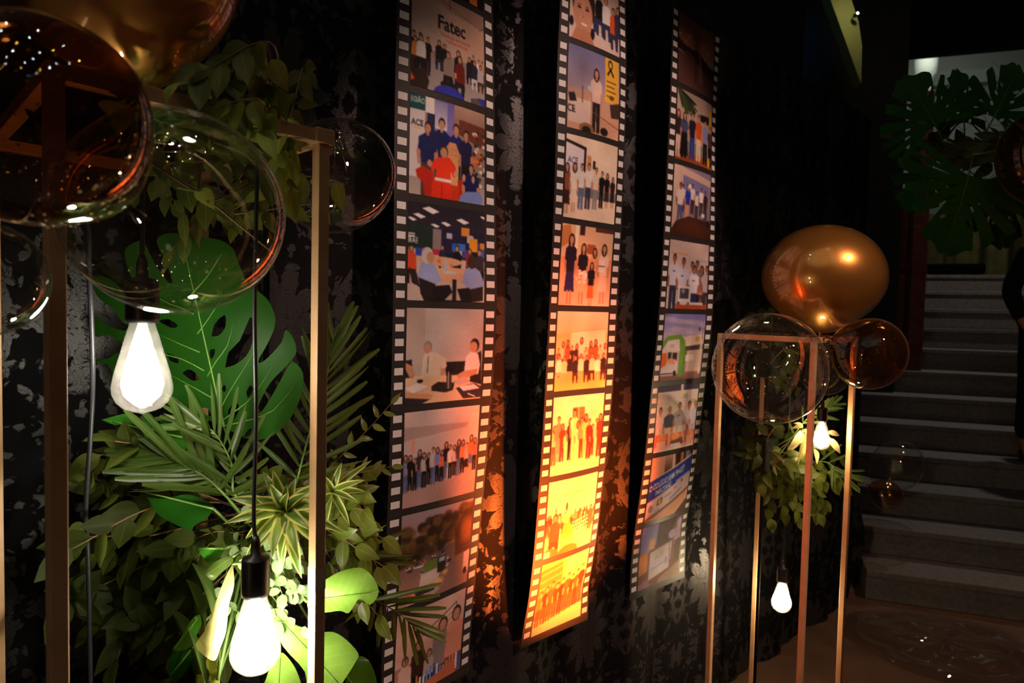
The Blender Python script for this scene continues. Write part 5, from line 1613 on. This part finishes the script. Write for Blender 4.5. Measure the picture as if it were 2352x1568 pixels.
traced_leaf('glossy_leaf', 'glossy green folded leaf standing beside the low bulb', [z6(p) for p in [(300, 980), (310, 1060), (275, 1140), (225, 1250), (150, 1285), (60, 1290), (130, 1180), (220, 1030), (270, 985)]], 1.08, .0, .02, 0.04, M['philo'], z6((70, 1285)), z6((298, 985)), stem_to=foamL())
traced_leaf('glossy_leaf', 'dark green rounded leaf below the glossy folded leaf near the low bulb', [z6(p) for p in [(20, 1430), (60, 1310), (150, 1275), (215, 1270), (242, 1350), (205, 1440), (110, 1540), (40, 1520)]], 1.11, .0, -.01, 0.04, M['monstera'], z6((225, 1280)), z6((30, 1520)), stem_to=foamL())
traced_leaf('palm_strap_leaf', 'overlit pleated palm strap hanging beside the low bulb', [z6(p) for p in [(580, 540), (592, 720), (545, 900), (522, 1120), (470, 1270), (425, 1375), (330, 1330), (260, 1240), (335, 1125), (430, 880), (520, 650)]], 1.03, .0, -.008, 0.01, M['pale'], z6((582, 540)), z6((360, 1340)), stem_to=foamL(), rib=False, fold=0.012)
traced_leaf('palm_strap_leaf', 'short brown edged strap leaf beside the socket of the low bulb', [z6(p) for p in [(585, 470), (575, 540), (480, 620), (410, 685), (360, 650), (320, 610), (420, 530), (520, 480)]], 1.10, .0, .0, 0.01, M['palm'], z6((585, 475)), z6((350, 640)), stem_to=foamL(), rib=False, fold=0.01)
traced_leaf('glossy_leaf', 'shiny green leaf with pointed tip beside the cord of the low bulb', [z6(p) for p in [(265, 405), (400, 402), (505, 408), (480, 470), (430, 520), (372, 540), (320, 480)]], 1.12, .0, .0, 0.03, M['philo'], z6((500, 412)), z6((268, 406)), stem_to=foamL())
traced_leaf('yellow_leaf', 'crinkled yellow leaf below the pleated palm strap', [z6(p) for p in [(360, 1345), (410, 1370), (450, 1400), (445, 1450), (468, 1510), (460, 1600), (400, 1600), (385, 1500), (350, 1400)]], 1.10, .0, .0, 0.02, M['yellow'], z6((430, 1590)), z6((362, 1348)), rib=False, stem_to=foamL())
traced_leaf('yellow_leaf', 'small yellow leaf at the foot of the pleated palm strap', [z6(p) for p in [(270, 1495), (310, 1500), (345, 1560), (350, 1640), (280, 1640)]], 1.11, .0, .0, 0.02, M['yellow'], z6((340, 1630)), z6((275, 1500)), rib=False, stem_to=foamL())

for i, (x0, y0, x1, y1, z) in enumerate([(500, 1560, 452, 1310, 1.06), (490, 1600, 420, 1340, 1.10), (510, 1370, 455, 1250, 1.07), (480, 1580, 405, 1420, 1.12), (505, 1480, 462, 1360, 1.06), (470, 1640, 430, 1440, 1.06), (450, 1600, 392, 1380, 1.10)]):  # strap leaves added to keep the low bulb off the foliage beside them
    t = thing('shading_leaf', 'dark upright strap leaf seen edge-on close beside the low bulb', 'leaf', 'edge-on strap leaves', loc=at(x0, y0, z))
    pos = []
    def gen():
        j = 0 if not pos else 1
        dx, dz, dy = random.uniform(-35, 20) * j, random.uniform(-.05, .09) * j, random.uniform(-60, 60) * j
        pos.append((dx, dy, dz))
        return dict(base=at(x0 + dx, y0 + dy, z + dz + .03), tip=at(x1 + dx, y1 + dy, z + dz), w=0.07, mat=M['palm'], normal=Vector((.915, .38, 0)), fold=.10, bend=.06, prof='strap', n=8, name='blade')
    bl_ = leaf_best(t, gen, 40)
    bpos = t.location + bl_.data.vertices[2].co + bl_.location
    MB().tube([bpos, foamL() + Vector((0, 0, -.05))], 0.003, 6).build('stalk', M['stem'], t, True)
# --- ficus leaves read off the photo, each set a branch
def ficus_set(label, group, twig, leaves, mat='ficus', z=1.14):
    t = thing('ficus_branch', label, 'branch', group, loc=at(*z3(twig[0]), z))
    tw = [at(*z3(p), z + 0.01) for p in twig] + [foamL()]
    MB().tube(spline(tw, 14), 0.0018, 5).build('twig', M['twig'], t, True)
    for (b, p, w) in leaves:
        def gen(b=b, p=p, w=w):
            zz = z + random.uniform(-.05, .05)
            return dict(base=at(*z3(b), zz), tip=at(*z3(p), zz + random.uniform(-.03, .03)), w=w / 2.6133 * zz / FPX, mat=M[mat], bend=random.uniform(0, .1))
        leaf_best(t, gen, 24)
    return t
ficus_set('ficus branch with broad leaves crossing the grey power cable', None, [(480, 215), (600, 200), (700, 200), (800, 262)],
          [((605, 200), (400, 342), 125), ((640, 230), (535, 350), 95), ((795, 150), (590, 55), 115), ((790, 165), (552, 172), 55), ((650, 360), (528, 500), 115), ((740, 335), (640, 430), 80), ((830, 330), (700, 330), 70), ((790, 150), (880, 245), 75), ((690, 215), (620, 330), 90), ((850, 200), (900, 300), 80), ((720, 440), (590, 535), 70)])
ficus_set('olive ficus branch with drooping leaves below the power cable end', None, [(480, 690), (620, 690), (740, 680), (900, 672), (975, 668)],
          [((525, 625), (394, 695), 105), ((620, 660), (535, 797), 120), ((630, 690), (600, 578), 80), ((770, 655), (970, 640), 85), ((480, 715), (400, 862), 80), ((580, 790), (490, 928), 90), ((700, 690), (617, 840), 70), ((850, 690), (755, 978), 95), ((740, 680), (690, 590), 75), ((690, 780), (615, 925), 85), ((900, 690), (850, 830), 90), ((960, 700), (900, 850), 80), ((760, 840), (720, 1010), 85)])
ficus_set('ficus sprig with thin twigs beside the palm frond', None, [(690, 262), (820, 268), (900, 330), (1000, 350)],
          [((830, 215), (830, 330), 80), ((940, 200), (880, 310), 85), ((990, 250), (930, 300), 60), ((860, 300), (720, 380), 70), ((960, 360), (870, 400), 50)])
ends = [(175, 1090), (165, 1260), (235, 1340), (250, 1430), (300, 1510), (370, 1545), (310, 1190), (330, 1390), (420, 1340), (430, 1470), (250, 1010), (350, 1290), (500, 1560), (450, 1400), (280, 1470), (400, 1250), (480, 1500), (350, 1460)]
for i, (x, y) in enumerate(ends):
    z = 1.16 + random.uniform(-.03, .04) - (0.10 if x < 300 and y < 1300 else 0) + (0.05 if y > 1350 and x > 300 else 0)
    a = foamL()
    e = at(x, y, z)
    m = a.lerp(e, .55) + Vector((0, 0, random.uniform(.0, .05))) + TOCAM * .03
    branch('ficus_branch', 'shadowy drooping ficus branch under the hanging power cable', 'branch', 'shadowy ficus branches', [a, m, e], 11, 0.064, 0.034, M['ficus_shaded'], M['twig'], 0.25)
ends = [(835, 1170), (880, 1235), (860, 1330), (800, 1120), (850, 1440), (640, 1110), (880, 1300), (820, 1390), (760, 1250), (690, 1290), (850, 1210), (800, 1300)]
for i, (x, y) in enumerate(ends):
    z = 1.28 + random.uniform(-.03, .04)
    a = foamL()
    e = at(x, y, z)
    m = a.lerp(e, .5) + Vector((0, 0, random.uniform(.0, .06)))
    branch('ficus_branch', 'leafy green branch reaching out between the gold pole and the film strip', 'branch', 'branches right of the gold pole', [a, m, e], 9, 0.055, 0.030, M['ficus'], M['twig'], 0.3)

# --- palm fronds
def frond(label, pts, n, tips, wd, mat, group=None, start=0.15):
    """rachis through pts; tips = leaflet length (m), side angles chosen along the rachis"""
    t = thing('palm_frond', label, 'palm frond', group, loc=pts[0])
    sp_ = spline(pts, 24)
    MB().tube(sp_, [0.0026 * (1.1 - 0.9 * i / 24) for i in range(25)], 6).build('rachis', M['stem'], t, True)
    for k in range(n):
        g = start + (1 - start) * k / (n - 1)
        i = min(23, int(g * 24))
        p = sp_[i].lerp(sp_[i + 1], g * 24 - i)
        d = (sp_[i + 1] - sp_[i]).normalized()
        for sg in (1, -1):
            s = d.cross(TOCAM).normalized() * sg
            def gen(p=p, d=d, s=s, g=g, k=k):
                an = 1.05 - 0.75 * g + random.uniform(-.09, .09)
                dirv = (d * math.cos(an) + s * math.sin(an) + TOCAM * random.uniform(-.15, .40)).normalized()
                l = tips * (0.75 + 0.5 * math.sin(math.pi * min(1, g * 0.9 + .1))) * random.uniform(.85, 1.08)
                return dict(base=p, tip=p + dirv * l, w=wd, mat=mat, prof='blunt' if k % 3 else 'strap', fold=.35, bend=-.05, name='leaflet', wave=random.uniform(0, .12))
            leaf_best(t, gen, 10)
    return t
def zz3(x, y, z): return at(*z3((x, y)), z)
def zz2(x, y, z): return at(*z2((x, y)), z)
frond('palm frond with dense narrow leaflets under the monstera leaf', [foamL(), zz3(1370, 460, 1.13), zz3(1230, 330, 1.10), zz3(1080, 250, 1.09), zz3(920, 180, 1.10)], 15, 0.105, 0.0105, M['palm'], start=.28)
frond('palm frond arching upward in front of the base of the monstera', [foamL(), zz3(1420, 450, 1.13), zz3(1390, 250, 1.10), zz3(1280, 60, 1.08), zz3(1120, -20, 1.09)], 15, 0.085, 0.0085, M['palm'], start=.25)
frond('dark palm frond fanning up behind the gold pole', [foamL() + Vector((.03, 0, 0)), zz2(1800, 1350, 1.30), zz2(1880, 1050, 1.33), zz2(1960, 800, 1.35), zz2(2000, 580, 1.36)], 15, 0.115, 0.011, M['palm'], start=.2)
frond('dark palm frond spreading over the bottom of the film strip', [foamL() + Vector((.03, 0, -.05)), at(*z7((380, 960)), 1.30), at(*z7((560, 1000)), 1.36), at(*z7((720, 1090)), 1.42), at(*z7((840, 1200)), 1.45)], 10, 0.115, 0.0095, M['palm'], start=.42)
frond('shaded palm frond pointing out above the lime leaf', [foamL() + Vector((.03, 0, -.02)), at(*z7((330, 640)), 1.31), at(*z7((480, 690)), 1.35), at(*z7((640, 740)), 1.40)], 9, 0.09, 0.009, M['ficus_shaded'], start=.35)

# --- dracaena rosettes with yellow margins
def rosette(label, c, n, ln, wd, face, seed=0):
    rs = random.Random(seed)
    t = thing('dracaena_rosette', label, 'plant', None, loc=c)
    fx = face.normalized()
    s = fx.cross(Vector((0, 0, 1))).normalized()
    u2 = s.cross(fx)
    for k in range(n):
        a = k * 2.39996 + rs.uniform(-.2, .2)
        lift = 0.15 + 0.85 * k / n
        d = (s * math.cos(a) + u2 * math.sin(a)) * (1.15 - 0.55 * lift) + fx * lift * 0.75
        d.normalize()
        l = ln * rs.uniform(.75, 1.15) * (1.0 - 0.25 * lift)
        b = c + fx * 0.012 * lift
        leaf(t, b, b + d * l + Vector((0, 0, -0.25 * l * rs.random())), wd * rs.uniform(.85, 1.1), M['dracaena'], normal=fx + Vector((0, 0, .3)), fold=.3, bend=.14, prof='strap', n=7)
    MB().tube([c, FB + Vector((.02, 0, .04))], 0.004, 6).build('stem', M['stem'], t, True)
    return t
rosette('dracaena rosette with yellow edged leaves beside the gold pole', zz3(1730, 530, 1.13), 30, 0.098, 0.019, TOCAM + Vector((.05, 0, .25)), 3)
rosette('smaller dracaena rosette half hidden behind the gold pole', zz3(1990, 420, 1.24), 14, 0.085, 0.012, TOCAM + Vector((.3, 0, .2)), 5)

# --- eucalyptus
for i, (x, y) in enumerate([(1700, 900), (1760, 1050), (1820, 1180), (1650, 1130), (1740, 1290), (1800, 960), (1690, 1010), (1830, 1080)]):
    a = foamL()
    e = zz3(x, y, 1.11 + random.uniform(-.02, .03))
    branch('eucalyptus_sprig', 'eucalyptus sprig with small pale round leaves close to the low bulb', 'sprig', 'eucalyptus sprigs by the low bulb', [a, a.lerp(e, .5) + TOCAM * .03 + Vector((0, 0, .03)), e], 12, 0.024, 0.017, M['euca'], M['stem'], .35, 'round', 0.0011, .1, 1.1)
for lab, pts in [('thin eucalyptus twig slanting up towards the film strip', [(1900, 1400), (2070, 1250), (2230, 1090), (2345, 960)]), ('thin eucalyptus twig running level to the film strip', [(1900, 1440), (2060, 1400), (2200, 1365), (2350, 1335)])]:
    branch('eucalyptus_twig', lab, 'sprig', None, [foamL()] + [zz2(x, y, 1.30 + .03 * i) for i, (x, y) in enumerate(pts)], 9, 0.032, 0.012, M['ficus'], M['twig'], .38, 'ovate', 0.0009, .2, 1.1)
branch('trailing_sprig', 'trailing sprig with olive leaves next to the dracaena', 'sprig', None, [foamL(), zz3(1960, 600, 1.24), zz3(2060, 540, 1.27), zz3(2180, 420, 1.30)], 8, .04, .02, M['ficus'], M['stem'], .4)

# --- upper bunch behind the balloons
up_sets = [(360, 270), (430, 240), (520, 260), (480, 330), (560, 320), (640, 300), (670, 335), (650, 420), (680, 400), (600, 380), (500, 420), (430, 460), (390, 430), (540, 440), (665, 300), (640, 260)]
for i, (x, y) in enumerate(up_sets):
    z = (1.13 if x < 620 else 1.09) + random.uniform(-.05, .05)
    a = foamT()
    e = at(x, y, z)
    branch('ivy_branch', 'leafy branch of the upper bunch around the clear balloon', 'branch', 'branches of the upper leaf bunch', [a, (a.lerp(e, .5) + Vector((0, 0, .05)) + TOCAM * .03) if x < 620 else at(570, y, 1.17), e], 8, 0.058, 0.030, M['ficus'] if i % 3 else M['ficus_shaded'], M['twig'], .3, droop=.8)
for x, y in [(430, 590), (560, 520), (650, 460), (700, 470), (775, 455), (400, 520)]:
    a = foamT()
    e = at(x, y - 20, 1.14 if x < 620 else 1.08)
    branch('ivy_branch', 'hanging leafy tendril below the upper leaf bunch', 'branch', 'hanging tendrils of the upper bunch', [a, (a.lerp(e, .6) + TOCAM * .05) if x < 620 else at(575, y - 60, 1.13), e], 6, 0.055, 0.028, M['ficus'], M['twig'], .45, droop=1.1, spread=.6)
for i, (x, y) in enumerate([(520, 215), (600, 215), (660, 235), (450, 215), (560, 190), (640, 200)]):
    a = foamT()
    e = at(x, y, 1.22)
    branch('ivy_branch', 'dark leafy shoot rising above the upper leaf bunch', 'branch', 'dark shoots above the upper bunch', [a, a.lerp(e, .5) + TOCAM * .02, e], 8, 0.05, 0.026, M['ficus_shaded'], M['twig'], .3, droop=.1)
for i, (x, y) in enumerate([(350, 238), (390, 228), (440, 240), (480, 255), (520, 252), (560, 275), (600, 285), (635, 305), (650, 330), (665, 385), (640, 390), (655, 360), (460, 232), (580, 268), (630, 320)]):
    a = foamT()
    e = at(x, y, 0.80 + 0.00052 * (x - 360))
    f_ = min(1.0, max(0.0, (x - 127) / 606.0)) * 0.76 / (0.76 + (1 - min(1.0, max(0.0, (x - 127) / 606.0))) * 0.266)
    ov = LF0.lerp(LF1, min(f_, 0.74))
    ov = Vector((ov.x - .03, ov.y + .03, LTOP + .010))
    branch('ivy_branch', 'leafy branch draped over the front top bar of the tall gold stand', 'branch', 'branches draped over the top bar', [a, ov, e], 8, 0.048, 0.028, M['ficus'], M['twig'], .62, droop=.95, spread=.9)
st_ = MB().tube([at(335, 366, 1.0), at(480, 460, 1.02), at(632, 585, 1.06)], [0.0022, .002, .0012], 6).build('dry_stick', M['twig'], None, True)
tag(st_, 'thin dry stick slanting behind the clear balloon', 'stick')

# --- bunch in the shorter stand
RB = RF0 + U * 0.165 + N_IN * 0.24 + Vector((0, 0, at(1838, 1030, 2.62).z))
foam_stand('thin black flower stand hidden in the leaves of the shorter gold stand', RB, [(RB.z, 0.05), (at(1838, 830, 2.62).z, 0.04)], at(1838, 800, 2.62).z)
def foamR(): return RB + Vector((random.uniform(-.03, .03), -0.03, random.uniform(-.04, .04)))
def foamR2(): return Vector((RB.x + random.uniform(-.03, .03), RB.y - .03, at(1838, 830, 2.62).z + random.uniform(-.03, .03)))
for i, (x, y) in enumerate([(1740, 960), (1760, 1040), (1750, 1110), (1770, 1190), (1800, 1170), (1840, 1190), (1880, 1180), (1910, 1130), (1930, 1060), (1790, 1090), (1830, 1120), (1870, 1090), (1730, 1000), (1900, 1180), (1780, 1000), (1940, 1110)]):
    a = foamR()
    e = at(x, y, 2.50 + random.uniform(-.05, .06))
    branch('ficus_branch', 'small green branch in the leaf bunch of the shorter gold stand', 'branch', 'branches in the shorter stand', [a, a.lerp(e, .5) + Vector((0, 0, .03)), e], 9, 0.062, 0.034, M['ficus'] if i % 2 else M['ficus_shaded'], M['twig'], .25, droop=.6)
for i, (x, y) in enumerate([(1740, 780), (1790, 800), (1840, 790), (1800, 880), (1850, 880), (1760, 850), (1715, 735), (1815, 785)]):
    a = foamR2()
    e = at(x, y, 2.52 + random.uniform(-.04, .05))
    branch('ficus_branch', 'dark branch seen through the big clear balloon of the shorter stand', 'branch', 'upper branches in the shorter stand', [a, a.lerp(e, .5) + Vector((0, 0, .03)), e], 7, 0.062, 0.034, M['ficus_shaded'], M['twig'], .3, droop=.6)
pl_ = thing('pale_leaf_sprig', 'sprig of pale cream leaves glowing beside the high bulb of the shorter stand', 'sprig', None, loc=at(1850, 985, 2.45))
MB().tube([at(1850, 985, 2.45), RB], 0.003, 6).build('stem', M['stem'], pl_, True)
for b, p, w in [((1850, 985), (1808, 1032), 22), ((1850, 985), (1790, 1052), 14), ((1852, 985), (1862, 1048), 16), ((1845, 980), (1815, 985), 10), ((1855, 975), (1862, 960), 14), ((1850, 990), (1838, 1062), 12), ((1855, 990), (1832, 1070), 10), ((1900, 992), (1928, 1000), 13), ((1905, 1005), (1930, 1042), 15), ((1872, 1030), (1876, 1066), 12), ((1845, 978), (1822, 972), 9), ((1850, 985), (1870, 1020), 10), ((1858, 985), (1845, 1040), 10)]:
    def gen(b=b, p=p, w=w):
        zz = random.uniform(2.44, 2.53)
        return dict(base=at(*b, zz), tip=at(*p, zz + random.uniform(-.05, .03)), w=w * 2.46 / FPX, mat=M['pale'])
    leaf_best(pl_, gen, 40)
frond('small palm frond behind the top bulb of the shorter stand', [foamR(), at(1850, 965, 2.50), at(1885, 945, 2.49), at(1912, 930, 2.49)], 9, 0.062, 0.010, M['palm'], start=.2)
frond('small palm frond pointing out low in the shorter stand', [foamR(), at(1890, 1060, 2.55), at(1920, 1080, 2.53), at(1945, 1095, 2.52)], 9, 0.09, 0.010, M['palm'], start=.2)

# --- dark monstera group against the lit upper room (third arrangement, cut by the picture edge)
RS0 = at(2478, 784, 2.45)
RS0.z = 0
MX = thing('flower_stand', 'black flower stand carrying the dark monstera leaves near the stairs', 'flower stand', loc=RS0)
MB().lathe(RS0.copy(), [(0.12, 0.001), (0.12, 0.012), (0.02, 0.02)], 24).build('base_plate', M['black_metal'], MX, True)
MB().tube([RS0 + Vector((0, 0, .015)), RS0 + Vector((0, 0, 2.28))], 0.012, 10).build('post', M['black_metal'], MX, True)
FX = RS0 + Vector((0, 0, 2.14))
MB().obox(FX, RIGHT * 0.07, FWD * 0.05, Vector((0, 0, .10))).build('foam_block', M['foam'], MX, bevel=0.01)
reg_obj(MX.children[-1], 1)
for lab, b, t_, zb, zt, w, nl, sd_ in [
    ('dark monstera leaf spread flat against the lit upper room', (2165, 322), (2075, 178), 2.44, 2.44, 270, 7, 2),
    ('dark monstera leaf pointing up beside the lit upper room edge', (2215, 318), (2196, 160), 2.60, 2.60, 130, 5, 5),
    ('dark monstera leaf with notched tip near the amber balloon by the stairs', (2262, 305), (2338, 150), 2.52, 2.52, 200, 6, 8),
    ('drooping monstera leaf below the dark group, hanging over the stairs', (2235, 355), (2165, 580), 2.33, 2.30, 330, 7, 11),
    ('drooping monstera leaf hanging next to the amber balloon by the stairs', (2290, 375), (2300, 570), 2.43, 2.45, 250, 6, 14),
    ('small dark monstera leaf hanging beside the wooden post', (2150, 365), (2075, 480), 2.54, 2.56, 180, 5, 17)]:
    monstera(lab, b, t_, zb, zt, w, nl, 1, M['monstera'], M['dark_rib'], 0.04, 0.1, FX + Vector((random.uniform(-.05, .0), 0, random.uniform(-.06, .06))), seed=sd_)
for i, (x, y) in enumerate([(2080, 310), (2130, 330), (2200, 330), (2250, 340), (2290, 320), (2120, 300), (2180, 350)]):
    a = FX + Vector((random.uniform(-.05, .05), -.03, random.uniform(-.05, .05)))
    e = at(x, y, 2.5)
    branch('dark_branch', 'unlit leafy branch filling the dark monstera group', 'branch', 'unlit filler branches', [a, a.lerp(e, .5) + Vector((0, 0, -.02)), e], 10, 0.085, 0.05, M['ficus_shaded'], M['twig'], .2, droop=.2)

# ================================================================== the person on the stairs
def skin_mesh(name, verts, edges, radii, mat, parent, sub=2):
    me = bpy.data.meshes.new(name)
    me.from_pydata([tuple(v) for v in verts], edges, [])
    o = bpy.data.objects.new(name, me)
    COL.objects.link(o)
    sk = o.modifiers.new('skin', 'SKIN')
    for i, r in enumerate(radii):
        d = me.skin_vertices[0].data[i]
        d.radius = r if isinstance(r, tuple) else (r, r)
        d.use_root = (i == 0)
    sb = o.modifiers.new('sub', 'SUBSURF')
    sb.levels = sb.render_levels = sub
    bpy.context.view_layer.update()
    m2 = bpy.data.meshes.new_from_object(o.evaluated_get(bpy.context.evaluated_depsgraph_get()))
    bpy.data.objects.remove(o)
    m2.materials.clear()
    m2.materials.append(mat)
    m2.polygons.foreach_set('use_smooth', [True] * len(m2.polygons))
    o = bpy.data.objects.new(name, m2)
    COL.objects.link(o)
    place(o, parent)
    return o
pk = 3
pa = RUN * pk + 0.215
PF = stp(s_for_px(2402, pa, RISE * (pk + 1)), pa, RISE * (pk + 1) + 0.003)
pe = thing('person', 'person in black clothes and black heels standing on the stairs', 'person', loc=PF)
def pw(x, y, z): return PF + A_SIDE * x + A_UP * y + Vector((0, 0, z))
BV = [(0, 0, .92), (0, 0, 1.05), (0, 0, 1.22), (0, 0, 1.38), (0, -.01, 1.46), (0, -.02, 1.55), (0, -.02, 1.66),
      (-.10, 0, .88), (-.11, -.02, .50), (-.12, 0, .12), (-.13, -.13, .035),
      (.10, 0, .88), (.11, -.02, .50), (.12, 0, .12), (.14, -.13, .035),
      (-.17, 0, 1.38), (-.25, .02, 1.12), (-.20, -.10, .92), (-.16, -.15, .84),
      (.17, 0, 1.38), (.24, .02, 1.12), (.20, -.06, .90), (.18, -.10, .82)]
BE = [(0, 1), (1, 2), (2, 3), (3, 4), (4, 5), (5, 6), (0, 7), (7, 8), (8, 9), (9, 10), (0, 11), (11, 12), (12, 13), (13, 14), (3, 15), (15, 16), (16, 17), (17, 18), (3, 19), (19, 20), (20, 21), (21, 22)]
BR = [(.15, .10), (.13, .09), (.14, .10), (.14, .09), .055, (.075, .085), (.07, .08), .085, .055, .036, .03, .085, .055, .036, .03, .06, .042, .03, .026, .06, .042, .03, .026]
skin_mesh('body', [pw(*v) for v in BV], BE, BR, M['skin'], pe)
TV = [0, 7, 8, 9, 11, 12, 13]
skin_mesh('trousers', [pw(*BV[i]) for i in TV[:4]] + [pw(*BV[i]) for i in TV[4:]], [(0, 1), (1, 2), (2, 3), (0, 4), (4, 5), (5, 6)], [(.17, .125), .105, .082, .070, .105, .082, .070], M['cloth'], pe)
skin_mesh('jacket', [pw(*BV[i]) for i in (1, 0, 2, 3, 15, 16, 17, 19, 20, 21)], [(0, 1), (0, 2), (2, 3), (3, 4), (4, 5), (5, 6), (3, 7), (7, 8), (8, 9)], [(.155, .115), (.175, .135), (.155, .12), (.15, .105), .078, .060, .045, .078, .060, .045], M['cloth'], pe)
skin_mesh('hair', [pw(0, .02, 1.70), pw(0, .03, 1.60), pw(0, .05, 1.45)], [(0, 1), (1, 2)], [(.085, .09), (.095, .085), (.08, .05)], M['hair'], pe)
for sx in (-.125, .13):
    sh = skin_mesh('shoe', [pw(sx, .03, .05), pw(sx, -.06, .035), pw(sx, -.17, .022)], [(0, 1), (1, 2)], [(.036, .034), (.040, .028), (.030, .018)], M['shoe'], pe)
    MB().lathe(pw(sx, .05, 0), [(.012, 0), (.012, .05)], 10).build('heel', M['shoe'], pe, True)
    MB().lathe(pw(sx - .02, -.19, .018), [(.006, 0), (.014, .006), (.012, .014), (.004, .02)], 10, Vector((-.3, -.8, .3))).build('shoe_highlight', M['shoe_highlight'], pe, True)  # pale lump standing in for the highlight on the shoe tip

# ================================================================== lamps of the hall behind the photographer
def downlight(loc, mat, r):
    t = thing('ceiling_downlight', 'small round downlight in the dark hall ceiling, mirrored in the balloons', 'downlight', 'hall ceiling downlights', loc=loc)
    return t
dl0 = None
spots = []
for gx in range(6):
    for gy in range(7):
        spots.append((-3.9 + gx * 1.15 + 0.15 * (gy % 2), -4.2 + gy * 0.8, 5.3))
parts0 = None
for i, (x, y, z) in enumerate(spots):
    t = downlight(Vector((x, y, z)), None, 0)
    if parts0 is None:
        a = MB().lathe(Vector((x, y, z)), [(0.075, 0.0), (0.085, -0.004), (0.085, -0.016), (0.06, -0.018), (0.055, -0.008)], 20).build('trim_ring', M['black_metal'], t, True)
        b = MB().lathe(Vector((x, y, z)), [(0.008, -0.006), (0.014, -0.010), (0.014, -0.012), (0.006, -0.020)], 16).build('lens', M['dot_white'], t, True)
        bm_amber = b.data.copy()
        bm_amber.materials[0] = M['dot_amber']
        parts0 = (a, b)
    else:
        for q in parts0:
            c = q.copy()
            COL.objects.link(c)
            c.parent = t
            if q.name.startswith('lens') and i % 4 == 1:
                c.data = bm_amber
# orange par can on the floor in front of the middle film strip (below the picture)
pc = thing('par_can', 'black floor uplight throwing orange light up the middle film strip', 'floor light', loc=Vector((UPL.x, UPL.y, 0)))
aim = (wallp(0.50, 1.12, 0.05) - UPL).normalized()
MB().lathe(UPL - aim * 0.03, [(0.045, -0.09), (0.058, -0.07), (0.060, 0.0), (0.056, 0.0), (0.050, -0.02)], 24, aim).build('can', M['black_metal'], pc, True)
for sx in (-1, 1):
    q = U * 0.066 * sx
    MB().tube([UPL + q - aim * 0.05, Vector((UPL.x, UPL.y, 0)) + q + Vector((0, 0, .006)), Vector((UPL.x, UPL.y, 0.006)) + q * 0.2], 0.006, 6).build('bracket', M['black_metal'], pc, True)
